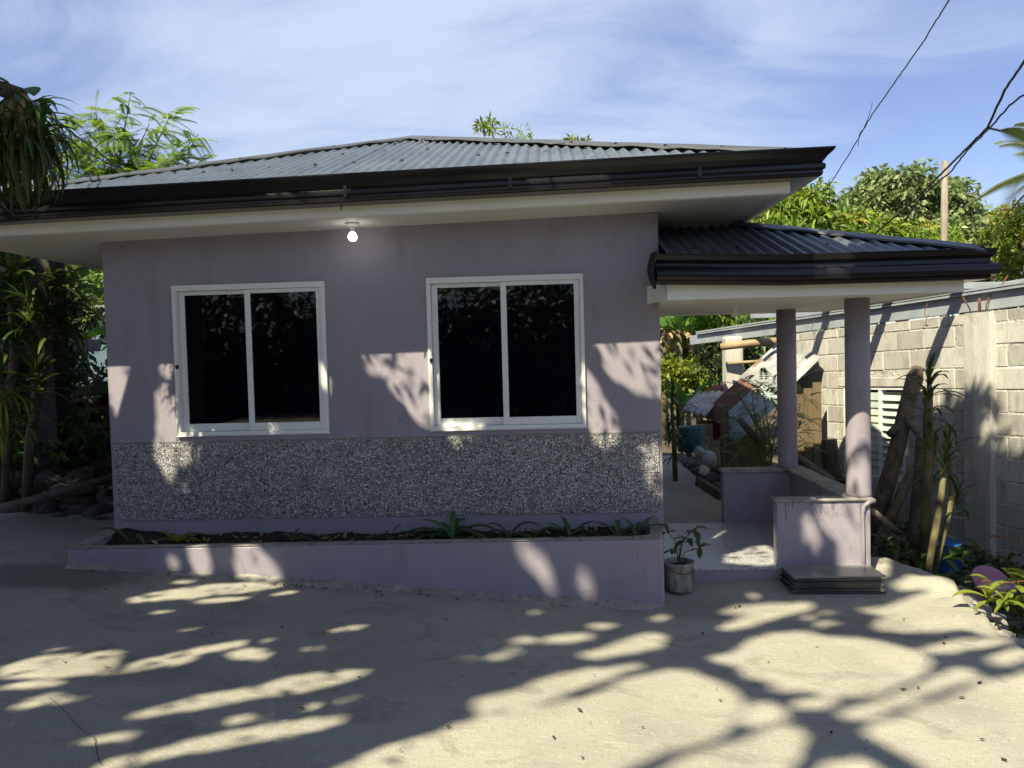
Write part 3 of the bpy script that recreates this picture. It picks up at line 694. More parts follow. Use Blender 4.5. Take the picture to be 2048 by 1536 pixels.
for run in (.35, .9):
    t = .2
    while t < qx1-qx0-run: b.lathe([(.014, 0), (.012, .006), (.004, .01)], (qx0+t, qy0+run, PZ+PS*run+.009), 6); t += .312
b.obj('roofing_nails', M['nail'], proof, kind='stuff')

# ------------------------------------------------------------------ lamps
def bulbmat():
    m, n, l, p = newmat('lit_bulb'); p.inputs['Base Color'].default_value = (.9, .9, .88, 1)
    p.inputs['Emission Color'].default_value = (1, .98, .92, 1); p.inputs['Emission Strength'].default_value = 3; return m
p = at(704, 441, 5.62)
lb = empty('light_bulb', (p.x, 5.62, sof(p.x)), 'glowing round white bulb hanging under the eave above the windows', 'lamp')
zb = sof(p.x)
MB().lathe([(.052, -.001), (.05, -.012), (.022, -.02), (.018, -.024)], (p.x, 5.62, zb), 20).obj('ceiling_rose', M['white_pl'], lb, True)
MB().lathe([(.014, -.024), (.017, -.045), (.017, -.062), (.02, -.066)], (p.x, 5.62, zb), 16).obj('socket', M['white_pl'], lb, True)
MB().lathe([(.016, -.066), (.028, -.08), (.033, -.096), (.031, -.112), (.02, -.126), (.004, -.131)], (p.x, 5.62, zb), 20).obj('bulb', bulbmat(), lb, True)
p = at(1468, 600, 6.6)
lb = empty('porch_lamp', (p.x, 6.6, 2.17), 'unlit white bulb on the ceiling of the porch', 'lamp')
MB().lathe([(.05, -.0015), (.048, -.012), (.02, -.02)], (p.x, 6.6, 2.172), 20).obj('ceiling_rose', M['white_pl'], lb, True)
MB().lathe([(.016, -.02), (.022, -.04), (.032, -.056), (.032, -.07), (.018, -.088), (.003, -.092)], (p.x, 6.6, 2.172), 18).obj('bulb', M['white_pl'], lb, True)

# ------------------------------------------------------------------ planter box
pl = empty('planter_box', (-1.3, 5.6, .2), 'long mauve masonry planter box under the tiled front wall', 'planter')
outer = [(-3.47, 6.03), (-3.405, 5.285), (-1.5, 5.305), (.755, 5.325), (.778, 5.34), (.832, 5.862)]
inner = [(.742, 5.862), (.712, 5.50), (.695, 5.435), (.655, 5.405), (.60, 5.398), (-1.5, 5.375), (-3.27, 5.36), (-3.34, 5.862), (-3.386, 5.863), (-3.386, 6.03)]
zt = lambda x, y: .528+.02*sstep(.5, .8, x)*sstep(5.4, 5.86, y)+.003*nz(x, y, 6, 3)
b = MB(); poly = outer+inner; b.prism(poly, -.1, zt); w_ = b.obj('planter_wall', M['mauve'], pl, bevel=.012)
b = MB(); b.prism([(x, y) for x, y in poly], lambda x, y: zt(x, y)+.0008, lambda x, y: zt(x, y)+.010); b.obj('rim', M['cement_top'], pl, bevel=.008)
# cement smear along the foot of the planter
b = MB(); N = 70; vs = []
for k in range(N+1):
    x = -3.4+4.15*k/N; yb = 5.286+.009*(x+3.4); w = .03+.035*abs(nz(x, 0, 3, 4))+.02*random.random(); h = .012+.03*abs(nz(x, 0, 5, 7))
    vs += [(x, yb-.001, g(x, 5.3)+h+.012), (x, yb-.4*w, g(x, 5.3)+.45*h+.012), (x, yb-w-.02, g(x, 5.25)-.008)]
b.add(vs, [(3*k+i, 3*k+3+i, 3*k+4+i, 3*k+1+i) for k in range(N) for i in range(2)]); b.obj('mortar_fillet', M['cement_top'], pl, True)
so_ = grid_obj('planter_soil', spaced(-3.33, .70, 90), spaced(5.368, 5.862, 12), lambda x, y: .478+.03*nz(x, y, 3, 5)+.02*nz(x, y, 9, 6)+.012*random.random()+.05*sstep(-2.6, -3.3, x)*sstep(5.5, 5.85, y), M['soil'], kind='stuff')
# ------------------------------------------------------------------ neighbour's hollow block wall
WD = Vector((-.2462, .9692, 0)); WNRM = Vector((-.9692, -.2462, 0))     # along the wall (away), out of its near face
W0 = Vector((3.98, 7.0, 0))
def wy(Y, out=0.0, z=0.0):
    s_ = (Y-7.0)/WD.y; p = W0+WD*s_+WNRM*out; return Vector((p.x, p.y, z))
def wtopz(Y): return 2.105-.034*(Y-7.0)
cw = empty('block_wall', (3.9, 7.6, -.2), 'unplastered hollow block wall with a cast concrete pillar and louvre window', 'wall')
ang = math.atan2(WD.y, WD.x)
def wbox(Y0, Y1, o0, o1, z0, z1, slope=True):
    b = MB(); vs = []
    for Y in (Y0, Y1):
        dz = -.034*(Y-7.0) if slope else 0
        for o_ in (o0, o1):
            for z in (z0, z1): vs.append(wy(Y, o_, z+dz))
    return b.add(vs, [(0,1,3,2),(4,6,7,5),(0,4,5,1),(2,3,7,6),(0,2,6,4),(1,5,7,3)])
YA, YB = 4.6, 10.35
WY0, WY1, WZ0, WZ1 = 8.17, 9.15, .43, 1.42                             # window opening (before slope)
mort = MB()
for (a, c, z0, z1) in ((YA, WY0, -.6, 2.09), (WY1, YB, -.6, 2.09), (WY0, WY1, -.6, WZ0), (WY0, WY1, WZ1, 2.09)):
    q = wbox(a, c, -.095, -.005, z0, z1); mort.add(q.v, q.f)
mort.obj('mortar', M['mortar'], cw)
bms = []
for k in range(5):                                                      # chipped block faces
    bm = bmesh.new()
    v_ = MB().box((0, 0, 0), (.388, .1, .188)); vs = [bm.verts.new(v) for v in v_.v]; [bm.faces.new([vs[i] for i in f]) for f in v_.f]
    bmesh.ops.bevel(bm, geom=bm.edges[:], offset=.007, segments=1, affect='EDGES')
    for v in bm.verts: v.co += Vector((random.uniform(-.004, .004), random.uniform(-.003, .003), random.uniform(-.004, .004)))
    me = bpy.data.meshes.new('block'); bm.to_mesh(me); bm.free(); me.materials.append(M['block']); bms.append(me)
shear = -.034*.9692
def course(zrow, stag, h=.2):
    s_ = (YA-7.0)/WD.y+(.2 if stag else 0)
    while True:
        Ys = 7.0+s_*WD.y; Ye = 7.0+(s_+.4)*WD.y
        if Ye > YB+.1: break
        zc = zrow
        a, c = s_, s_+.4
        over = lambda lo, hi: not (Ye <= lo or Ys >= hi)
        segs = [(a, c)]
        if over(WY0-.02, WY1+.02) and zc+h > WZ0+.02 and zc < WZ1-.02:
            w0, w1 = (WY0-7)/WD.y, (WY1-7)/WD.y; segs = [(a, min(c, w0)), (max(a, w1), c)]
        for (p, q) in segs:
            if q-p < .06: continue
            ym = 7.0+p*WD.y
            o = inst('block', random.choice(bms), cw, wy(ym, -.1+.0, zc-.034*(ym-7.0)+.006), (0, 0, ang), ((q-p-.009)/.388, 1, (h-.009)/.188))
            o.rotation_euler = (random.uniform(-.006, .006), .033, ang)
            o.location = wy(ym, -.1+random.uniform(-.0015, .0015), zc-.034*(ym-7.0)+.006)
            sh = Matrix.Identity(4)
        s_ += .4
zr = 2.10-.105
course(zr, False, .105); k = 0
while zr > -.5:
    zr -= .2; course(zr, k % 2 == 0); k += 1
# pillar, cast with a board seam and a ragged top
b = MB(); yA, yB = 7.045, 7.345; prof = []
for z in [-.6]+spaced(-.4, 2.10, 20):
    w = .004*nz(z, 1, 4, 3); top = z > 2.05
    prof.append([wy(yA+(.03 if top else 0), -.012, z), wy(yA+w+(.03*random.random() if top else 0), .055+w, z), wy(yA+.09, .058+w, z), wy((yA+yB)/2+.03, .060+w*1.5, z), wy(yB-w, .055-w, z), wy(yB, -.012, z)])
n = 6; b.add([p for r_ in prof for p in r_], [(j*n+i, (j+1)*n+i, (j+1)*n+i+1, j*n+i+1) for j in range(len(prof)-1) for i in range(n-1)]+[tuple((len(prof)-1)*n+i for i in range(n))])
b.obj('pillar', M['pillar'], cw, bevel=.006)
for Y, o_, pts in ((7.29, .03, [(0, 0, 0), (-.02, -.02, .04), (-.10, -.06, .14)]), (7.12, .03, [(0, 0, 0), (.01, .01, .06), (.06, .02, .16), (.12, .0, .20), (.17, -.04, .31)]), (7.2, .02, [(0, 0, 0), (0, 0, .12)])):
    base = wy(Y, o_, 2.095); MB().tube([base+Vector(p) for p in pts], .006 if o_ > .025 else .012, 6).obj('rebar', M['rust'], cw, True)
# lintel, louvre window with two banks of glass slats
wbox(WY0-.25, WY1+.1, -.095, .006, WZ1+.002, WZ1+.10).obj('lintel', M['pillar'], cw, bevel=.006)
wf = MB()
for (a, c, z0, z1) in ((WY0, WY0+.03, WZ0, WZ1), (WY1-.03, WY1, WZ0, WZ1), (8.53, 8.57, WZ0, WZ1)):
    q = wbox(a, c, -.07, -.005, z0, z1); wf.add(q.v, q.f)
q = wbox(WY0+.03, WY1-.03, -.07, -.006, WZ0, WZ0+.03); wf.add(q.v, q.f); q = wbox(WY0+.03, WY1-.03, -.07, -.006, WZ1-.03, WZ1); wf.add(q.v, q.f)
wf = wf.obj('louvre_window', M['white_alu'], cw)
nsl = 11
for bank, (a, c, tl) in enumerate(((WY0+.032, 8.528, .045), (8.572, WY1-.032, .012))):
    for k in range(nsl):
        z = WZ0+.035+(WZ1-WZ0-.1)*k/nsl; bb = MB(); vs = []
        for Y in (a, c):
            dz = -.034*(Y-7)
            vs += [wy(Y, -.012, z+dz), wy(Y, -.018, z+dz), wy(Y, -.02-tl, z+.088+dz), wy(Y, -.014-tl, z+.088+dz)]
        bb.add(vs, [(0,1,2,3),(7,6,5,4),(0,4,5,1),(1,5,6,2),(2,6,7,3),(3,7,4,0)]).obj('louvre_slat', M['louvre'], wf)
wbox(WY0+.031, WY1-.031, -.092, -.088, WZ0+.031, WZ1-.031).obj('dark_backing', pmat('faded_blue_curtain', (.04,.06,.11), (.10,.13,.2), scale=14, stretch=(9,9,1)), wf)
# steel roof members on top of the wall, each a thing
def cbeam(a, c, w, h, name, label, lip=True):
    b = MB(); b.bar(a, c, w, h)
    return tag(b.obj(name, M['steel'], None, bevel=.004), label, 'steel beam', 'grey steel roof beams over the block wall')
def cpurlin(a, c, w, h, label):
    a, c = Vector(a), Vector(c); d = (c-a).normalized(); x = d.cross(Vector((0, 0, 1))).normalized(); z = x.cross(d)
    prof = [(-w/2, h/2-.02), (-w/2, h/2), (w/2, h/2), (w/2, -h/2), (-w/2, -h/2), (-w/2, -h/2+.02), (-w/2+.004, -h/2+.02), (-w/2+.004, -h/2+.004), (w/2-.004, -h/2+.004), (w/2-.004, h/2-.004), (-w/2+.004, h/2-.004), (-w/2+.004, h/2-.02)]
    b = MB(); n = len(prof); vs = [p+x*u+z*v for p in (a, c) for u, v in prof]
    b.add(vs, [(i, (i+1) % n, n+(i+1) % n, n+i) for i in range(n)]+[tuple(range(n)), tuple(range(2*n-1, n-1, -1))])
    return tag(b.obj('steel_beam', M['steel'], None), label, 'steel beam', 'grey steel roof beams over the block wall')
cbeam(wy(4.6, -.05, wtopz(4.6)+.085), wy(13.2, -.05, wtopz(13.2)+.085), .05, .15, 'steel_beam', 'long grey steel beam lying along the top of the block wall')
cpurlin(wy(4.7, -.03, wtopz(4.7)+.188), wy(12.9, -.03, wtopz(12.9)+.188), .09, .05, 'grey steel purlin bolted over the long beam on the block wall')
cbeam(wy(7.6, -.9, 2.38), wy(13.0, -.7, 2.14), .05, .10, 'steel_beam', 'thin grey steel beam set back behind the top of the block wall')
for i, (Y, lab) in enumerate(((6.3, 'short grey rafter crossing the wall near the right edge'), (7.42, 'short grey rafter crossing the wall just beyond the pillar'), (8.35, 'short grey rafter crossing the wall above the louvre window'), (9.4, 'short grey rafter crossing the wall behind the front porch column'), (10.4, 'short grey rafter at the far end of the wall'))):
    cbeam(wy(Y, .42, wtopz(Y)+.25), wy(Y+.05, -1.3, wtopz(Y)+.27), .12, .06, 'steel_rafter', lab)
# tie wires looped round the beams
for px, py, Y in ((1855, 607, 7.8), (1628, 642, 9.6)):
    p = at(px, py, Y); MB().tube([p, p+Vector((-.02, 0, -.05)), p+Vector((-.03, 0, -.10)), p+Vector((-.005, 0, -.15))], .004, 5).obj('tie_wire', M['rust'], None, label='rusty tie wire hanging from the beam at %s' % ('the middle of the wall' if px > 1700 else 'the wall between the two porch columns'), category='wire')

# ------------------------------------------------------------------ lean-to shack behind the porch
sh = empty('lean_to_shack', (2.6, 9.8, 0), 'patched lean-to shack of rusty corrugated sheets against the block wall', 'shack')
def csheet(q, mat, parent, n=9, amp=.016, name='roof_sheet'):
    """corrugated quad; q = eave start, eave end, ridge end, ridge start"""
    a, c, d, e = [Vector(p) for p in q]; nn = (c-a).cross(e-a).normalized(); b = MB(); m = n*6; vs = []
    for k in range(m+1):
        t = k/m; h = nn*(amp*math.sin(2*math.pi*n*t)); p0, p1 = a.lerp(c, t), e.lerp(d, t)
        for r_ in range(4): vs.append(p0.lerp(p1, r_/3)+h+nn*.01*nz(t*4, r_, 1, 7))
    b.add(vs, [(k*4+i, (k+1)*4+i, (k+1)*4+i+1, k*4+i+1) for k in range(m) for i in range(3)])
    o = b.obj(name, mat, parent, True); s_ = o.modifiers.new('s', 'SOLIDIFY'); s_.thickness = .004; return o
e0, e1 = at(1478, 880, 9.05), at(1404, 832, 10.6)     # eave near / far
r0, r1 = at(1640, 722, 9.45), at(1566, 686, 11.0)     # top edge near / far
def rp_(t, u, dz=0):
    p = e0.lerp(e1, t).lerp(r0.lerp(r1, t), u); p = Vector(p); p.z += dz; return p
csheet([rp_(-.02, -.02), rp_(.27, -.05), rp_(.27, .52), rp_(-.02, .52)], M['sheet_blue'], sh, 4)
csheet([rp_(.24, .0, .02), rp_(.56, .02, .02), rp_(.56, .55, .02), rp_(.24, .55, .02)], M['sheet_blue'], sh, 4)
csheet([rp_(.55, .0, .03), rp_(1.0, .0, .03), rp_(1.0, .50, .03), rp_(.55, .50, .03)], M['sheet_rust'], sh, 5)
csheet([rp_(-.03, .52, .05), rp_(.5, .52, .05), rp_(.5, 1.0, .05), rp_(-.03, 1.0, .05)], M['sheet_white'], sh, 6)
csheet([rp_(.48, .46, .06), rp_(1.0, .46, .06), rp_(1.0, 1.0, .06), rp_(.48, 1.0, .06)], M['sheet_white'], sh, 6)
s0, s1, s2, s3 = at(1362, 818, 10.2), at(1412, 832, 10.0), at(1447, 782, 11.2), at(1398, 782, 11.6)
csheet([s0, s1, s2, s3], M['sheet_white'], sh, 4, .012)
s4 = [at(1415, 780, 11.5), at(1446, 783, 11.4), at(1448, 765, 12.0), at(1428, 770, 12.0)]
csheet(s4, M['sheet_rust'], sh, 3, .012)
# post, block panels, plywood, cloth
pz = at(1452, 970, 9.3)
MB().bar((pz.x, 9.3, -.1), (pz.x, 9.35, 1.15), .09, .09).obj('post', M['timber'], sh, bevel=.006)
for r_ in range(4):
    for c_ in range(2):
        p = at(1400+c_*23-(r_ % 2)*5, 932-r_*21, 10.3); MB().box((p.x, p.y, p.z), (p.x+.145, p.y+.1, p.z+.13)).obj('block', M['block'], sh, bevel=.006)
p, q = at(1458, 985, 9.5), at(1532, 868, 9.5); MB().box((p.x, 9.5, -.05), (q.x, 9.53, q.z)).obj('plywood_wall', M['ply'], sh)
p, q = at(1400, 985, 10.5), at(1452, 840, 10.5); MB().box((p.x, 10.5, -.05), (q.x, 10.53, q.z)).obj('plywood_wall', M['ply'], sh)
for k in range(4):
    p, q = at(1575+k*16, 940, 9.3-.0*k), at(1589+k*16, 800-k*12, 9.3); MB().box((p.x, 9.30-k*.03, -.1), (q.x, 9.33-k*.03, q.z)).obj('plank', M['ply'], sh)
p = at(1425, 838, 10.1); q = at(1443, 880, 10.1)
b = MB(); vs = []; n = 8
for k in range(n+1):
    x = p.x+(q.x-p.x)*k/n; y = 10.1+.02*math.sin(k*1.9); vs += [(x, y, p.z), (x+.004, y+.01, q.z+.01*math.sin(k*2.3))]
b.add(vs, [(2*k, 2*k+2, 2*k+3, 2*k+1) for k in range(n)])
tag(b.obj('hanging_cloth', M['red'], None), 'maroon cloth hanging under the lean-to eave', 'cloth')
# concrete stub column, bamboo rails
p = at(1466, 700, 11.6)
b = MB(); b.box((p.x-.13, 11.5, -.1), (p.x+.13, 11.76, 2.0)); tag(b.obj('concrete_column', M['pillar'], None, bevel=.03), 'weathered concrete stub column behind the lean-to shack', 'column')
a, c = at(1441, 694, 11.3), at(1562, 682, 11.1); MB().tube([a, a.lerp(c, .5)+Vector((0, 0, .01)), c], [.05, .056, .06], 10).obj('bamboo_pole', M['bamboo'], None, True, label='yellow bamboo pole laid level across the stub column', category='pole')
a, c = at(1455, 727, 11.3), at(1530, 722, 11.2); MB().tube([a, c], .025, 8).obj('bamboo_pole', M['bamboo'], None, True, label='thin bamboo rail under the level bamboo pole', category='pole')
a, c = at(1478, 838, 8.6), at(1505, 868, 8.5); d = at(1520, 885, 8.5)
MB().tube([a, a.lerp(c, .6), c, d], [.036, .042, .045, .05], 9).obj('log', M['bamboo_old'], None, True, label='short stripped log sticking out over the corrugated eave', category='log')
a, c = at(1588, 912, 8.3), at(1672, 968, 7.9); MB().tube([a, a.lerp(c, .5), c], [.05, .047, .045], 10).obj('bamboo_pole', M['bamboo_old'], None, True, label='thick old bamboo leaning down behind the low porch wall', category='pole')
a, c = at(1658, 880, 8.2), at(1668, 985, 8.2); MB().tube([a, a.lerp(c, .3), a.lerp(c, .7), c+Vector((0, 0, -.2))], [.075, .088, .085, .1], 12, jit=.08).obj('tree_stump', M['bark'], None, True, label='dark broken stump between the two porch columns', category='stump')
a, c = at(1395, 962, 8.2), at(1442, 992, 7.9); MB().bar(a, c, .06, .09).obj('old_plank', M['timber'], None, label='weathered plank lying on the rubble beside the back path', category='plank')

# clutter behind the porch: drum, pots, bags
p = at(1380, 878, 10.0)
dr = MB().lathe([(.15, 0), (.16, .02), (.165, .16), (.16, .30), (.15, .32), (.14, .325)], (p.x, 10.0, p.z-.16), 18).obj('plastic_drum', M['teal'], None, True, label='dark teal plastic drum beside the lean-to shack', category='drum')
p = at(1414, 918, 9.2)
b = MB().lathe([(.03, -.115), (.09, -.09), (.118, -.02), (.105, .05), (.06, .09), (.01, .10)], (p.x, 9.2, p.z), 18); b.obj('cooking_pot', M['sheet_blue'], None, True, label='dull round metal pot lying by the shack post', category='pot')
for px, py, lab in ((1398, 905, 'crumpled pale plastic bag left of the metal pot'), (1409, 938, 'white plastic scrap below the metal pot')):
    p = at(px, py, 9.15); bm = bmesh.new(); bmesh.ops.create_icosphere(bm, subdivisions=2, radius=.07)
    for v in bm.verts: v.co = Vector((v.co.x*.9, v.co.y*.7, v.co.z*1.1))*(1+.35*nz(v.co.x*30, v.co.y*30+v.co.z*20, 1, px))
    me = bpy.data.meshes.new('plastic_bag'); bm.to_mesh(me); bm.free(); me.materials.append(M['white_pl'] if px > 1400 else M['sheet_blue'])
    inst('plastic_bag', me, None, (p.x, p.y, p.z), label=lab, category='bag')

def rockmesh(seed, r=.1, m=None):
    bm = bmesh.new(); bmesh.ops.create_icosphere(bm, subdivisions=2, radius=r); rr = random.Random(seed); o_ = rr.random()*50
    sq = Vector((rr.uniform(.8, 1.3), rr.uniform(.7, 1.1), rr.uniform(.5, .85)))
    for v in bm.verts:
        k = 1+.45*mnoise.noise(v.co/r*1.1+Vector((o_, 0, 0)))+.15*mnoise.noise(v.co/r*3+Vector((0, o_, 0))); v.co = Vector((v.co.x*sq.x, v.co.y*sq.y, v.co.z*sq.z))*k
    me = bpy.data.meshes.new('rock'); bm.to_mesh(me); bm.free(); me.materials.append(m or M['rock']); return me
ROCKS = [rockmesh(k) for k in range(7)]
def rubble(name, fn, n, r0, r1, mat, kind='stuff'):
    """many small stones joined into one mesh"""
    V, F = [], []; off = 0
    for i in range(n):
        me = ROCKS[i % 7]; vs = np.array([v.co[:] for v in me.vertices]); fs = np.array([p.vertices[:] for p in me.polygons])
        x, y, z = fn(); s_ = random.uniform(r0, r1)/.1; a = random.uniform(0, 6.28)
        rot = np.array([[math.cos(a), -math.sin(a), 0], [math.sin(a), math.cos(a), 0], [0, 0, 1]])
        V.append(vs@rot.T*s_+np.array([x, y, z])); F.append(fs+off); off += len(vs)
    o = bpy.data.objects.new(name, npmesh(name, np.vstack(V), np.vstack(F), mat)); COL.objects.link(o); return tag(o, kind=kind)
def f1():
    t = random.random(); y = 7.6+4*t; x = 1.98+.5*random.random()**1.5*(1+t*.6); return x, y, .10+.12*random.random()+.10*(x-1.9)
rubble('path_rubble', f1, 340, .025, .085, M['rock'])
def f2():
    y = random.uniform(4.1, 6.4); x = xe(y)+random.gauss(.06, .07); return x, y, g(.9, y)-.03-.25*max(0, x-xe(y))
rubble('edge_rubble', f2, 220, .012, .055, M['cement_top'])
def f3():
    y = random.uniform(4.0, 8.5); x = random.uniform(2.75, 4.0); return x, y, terrain_z(x, y)+.01
rubble('yard_rubble', f3, 260, .015, .06, M['rock'])

# ------------------------------------------------------------------ stack of glazed slabs by the porch
tl = []
nst = 10; ords = ['bottom', 'second from the bottom', 'third from the bottom', 'fourth from the bottom', 'fifth from the bottom', 'fifth from the top', 'fourth from the top', 'third from the top', 'second from the top', 'topmost']
p = atz(1668, 1170, .12)
for k in range(nst):
    b = MB(); th_ = .0115; z = .076+k*.0128
    sx = .31+random.uniform(-.012, .012); dx = random.uniform(-.022, .022)+(.03 if k < 1 else 0)
    b.box((2.015-sx+dx-.0, 5.50+random.uniform(-.012, .012), z), (2.015+sx+dx, 5.79+random.uniform(-.01, .01), z+th_))
    o = b.obj('glazed_slab', M['tile_edge'], None, bevel=.0025, label='dark glazed slab, %s in the stack by the low porch wall' % ords[k], category='slab', group='slabs stacked by the porch')
o.data.materials.clear(); o.data.materials.append(M['tile_top'])

# ------------------------------------------------------------------ leaves and plants
def leafset(P, D, N, L, W, droop=0.0):
    """folded diamond leaves; arrays of base, direction, normal, length, width"""
    P, D, N = map(np.asarray, (P, D, N)); L = np.broadcast_to(L, (len(P),))[:, None]; W = np.broadcast_to(W, (len(P),))[:, None]
    D = D/np.linalg.norm(D, axis=1, keepdims=True); X = np.cross(D, N); X /= np.maximum(np.linalg.norm(X, axis=1, keepdims=True), 1e-6); N = np.cross(X, D)
    mid = P+D*L*.42; tip = P+D*L+np.array([0, 0, -1.0])*L*droop
    V = np.stack([P, mid+X*W/2+N*W*.18, tip, mid-X*W/2+N*W*.18, mid], 1).reshape(-1, 3)
    b = np.arange(len(P))[:, None]*5
    F = np.concatenate([b+np.array([[0, 4, 1, 1]])*0+np.array([[0, 1, 4, 4]])], 1) if False else None
    T = np.concatenate([b+np.array([[0, 1, 4]]), b+np.array([[1, 2, 4]]), b+np.array([[0, 4, 3]]), b+np.array([[4, 2, 3]])], 1).reshape(-1, 3)
    return V, T
def rdir(n, up=0.0):
    d = RNG.normal(size=(n, 3)); d[:, 2] += up; return d/np.linalg.norm(d, axis=1, keepdims=True)
def crown_mesh(name, mat, clumps, per, L, W, tintr=(0, 1), droop=.15, flat=.3, spread=1.0, hang=-.2):
    """leaf clumps: clumps is an array of (x, y, z, r)"""
    cl = np.asarray(clumps, float); n = len(cl)*per
    c = np.repeat(cl, per, 0)
    d = rdir(n, .25); rr = RNG.random(n)**.45
    P = c[:, :3]+d*(c[:, 3]*rr*spread)[:, None]*np.array([1, 1, .75])
    D = d*.8+rdir(n)*.8; D[:, 2] += hang
    N = rdir(n, 1.2)
    l = L*RNG.uniform(.65, 1.25, n)
    V, T = leafset(P, D, N, l, W*l/L, droop)
    ct = np.repeat(RNG.uniform(tintr[0], tintr[1], len(cl)), per)
    t = np.clip(ct*.7+RNG.uniform(0, .3, n), 0, 1)
    return npmesh(name, V, T, mat, np.repeat(t, 4))
def blob_clumps(ells, n, r0, r1, shell=.55):
    out = []; vol = np.array([e[1][0]*e[1][1]*e[1][2] for e in ells])**.67; pr = vol/vol.sum()
    for i in RNG.choice(len(ells), n, p=pr):
        c, r_ = ells[i]; d = rdir(1)[0]; k = shell+(1-shell)*RNG.random()
        out.append((c[0]+d[0]*r_[0]*k, c[1]+d[1]*r_[1]*k, c[2]+d[2]*r_[2]*k, RNG.uniform(r0, r1)))
    return np.array(out)
def tree(name, label, base, ells, mat, nclump, per, L, W, r0, r1, cat='tree', group=None, trunk_r=.15, droop=.15, hang=-.2, tintr=(0, 1), bark='bark', shell=.55, limbs=7, fork=.45):
    t = empty(name, base, label, cat, group)
    b = MB(); base = Vector(base); cc = Vector((0, 0, 0))
    for c, r_ in ells: cc += Vector(c)
    cc /= len(ells); fk = base.lerp(cc, fork); fk.z = base.z+(cc.z-base.z)*fork
    mid = base.lerp(fk, .5)+Vector((random.uniform(-.1, .1), random.uniform(-.1, .1), 0))*trunk_r*6
    b.tube([base+Vector((0, 0, -.2)), base+Vector((0, 0, .1)), mid, fk], [trunk_r*1.3, trunk_r*1.1, trunk_r*.9, trunk_r*.75], 9, jit=.05)
    for k in range(limbs):
        c, r_ = ells[k % len(ells)]; d = rdir(1, .3)[0]; e = Vector((c[0]+d[0]*r_[0]*.75, c[1]+d[1]*r_[1]*.75, c[2]+d[2]*r_[2]*.75))
        m1 = fk.lerp(e, .45)+Vector((random.uniform(-1, 1), random.uniform(-1, 1), random.uniform(0, 1)))*trunk_r
        b.tube([fk-Vector((0, 0, trunk_r*.3)), m1, e], [trunk_r*.5, trunk_r*.3, trunk_r*.08], 6)
    b.obj('trunk', M[bark], t, True)
    me = crown_mesh('crown', M[mat], blob_clumps(ells, nclump, r0, r1, shell), per, L, W, tintr, droop, hang=hang)
    inst('crown', me, t, kind='stuff'); return t
def strapleaf(L, W, bend, n=7, fold=.25, tip=.25):
    """one arching strap leaf mesh growing from the origin along +Y and up"""
    b = MB(); vs = []; a = R(68); y = z = 0
    for k in range(n+1):
        t = k/n; w = W*(.45+1.1*t)*(1 if t < .45 else 1-((t-.45)/.55)**1.8*(1-.02)) if t < 1 else .002
        w = min(w, W)
        vs += [(-w/2, y, z+fold*w), (0, y, z), (w/2, y, z+fold*w)]
        a -= bend/n; y += L/n*math.cos(a); z += L/n*math.sin(a)
    b.add(vs, [(3*k+i, 3*k+i+1, 3*k+4+i, 3*k+3+i) for k in range(n) for i in range(2)]); return b
def leafmeshes(mat, specs, name='leaf'):
    out = []
    for L, W, bend in specs:
        me = strapleaf(L, W, R(bend)).mesh(name, mat, True)
        a = me.attributes.new('tint', 'FLOAT', 'FACE'); a.data.foreach_set('value', np.full(len(me.polygons), random.uniform(.1, .6), np.float32)); out.append(me)
    return out
LM_strap = leafmeshes(M['strap'], [(.26, .034, 95), (.22, .03, 70), (.30, .036, 120), (.18, .03, 50)])
LM_drac = leafmeshes(M['drac'], [(.42, .05, 75), (.36, .045, 50), (.48, .05, 110), (.40, .042, 90)])
LM_dracs = leafmeshes(M['drac'], [(.24, .022, 55), (.20, .02, 35), (.27, .024, 80)])
LM_hang = leafmeshes(M['drac'], [(.55, .026, 120), (.62, .03, 140), (.50, .024, 110), (.66, .028, 150)])
LM_croton = leafmeshes(M['croton'], [(.20, .055, 50), (.24, .06, 75), (.17, .05, 40)])
LM_broad = leafmeshes(M['weed'], [(.12, .05, 60), (.15, .055, 80), (.10, .045, 40)])
def rosette(parent, c, meshes, n, tilt0=-20, tilt1=60, s0=.8, s1=1.2, name='leaf', az0=0, az1=360):
    for k in range(n):
        inst(name, random.choice(meshes), parent, c, (R(random.uniform(tilt0, tilt1))*-1, 0, R(az0+(az1-az0)*(k+random.uniform(-.4, .4))/n)), (random.uniform(s0, s1),)*3)
# planter plants
for i, (px, n, s_, lab, mats) in enumerate(((262, 3, .75, 'small single shoot at the left end of the planter', LM_strap), (358, 7, .62, 'low broad leafed seedling in the left part of the planter', LM_croton), (585, 4, .6, 'small strap leaf sprout under the left window, right of middle', LM_strap), (780, 3, .5, 'tiny sprout midway between the two windows', LM_strap), (905, 12, 1.0, 'biggest arching strap leaf lily in the planter', LM_strap), (1018, 6, .72, 'mid sized strap leaf lily just right of the biggest one', LM_strap), (1140, 8, .85, 'spread out strap leaf lily, third from the right planter end', LM_strap), (1235, 4, .72, 'upright strap leaf lily near the right planter end', LM_strap), (1272, 5, .66, 'arching lily tucked into the right planter corner', LM_strap))):
    p = at(px, 1070, 5.62); c = (p.x, 5.60, .485)
    t = empty('planter_lily' if mats is LM_strap else 'seedling', c, lab, 'plant', 'plants in the planter box')
    rosette(t, c, mats, int(n*1.6)+1, -8, 48, s_*1.0, s_*1.8, 'leaf', -120, 120)
b = MB()
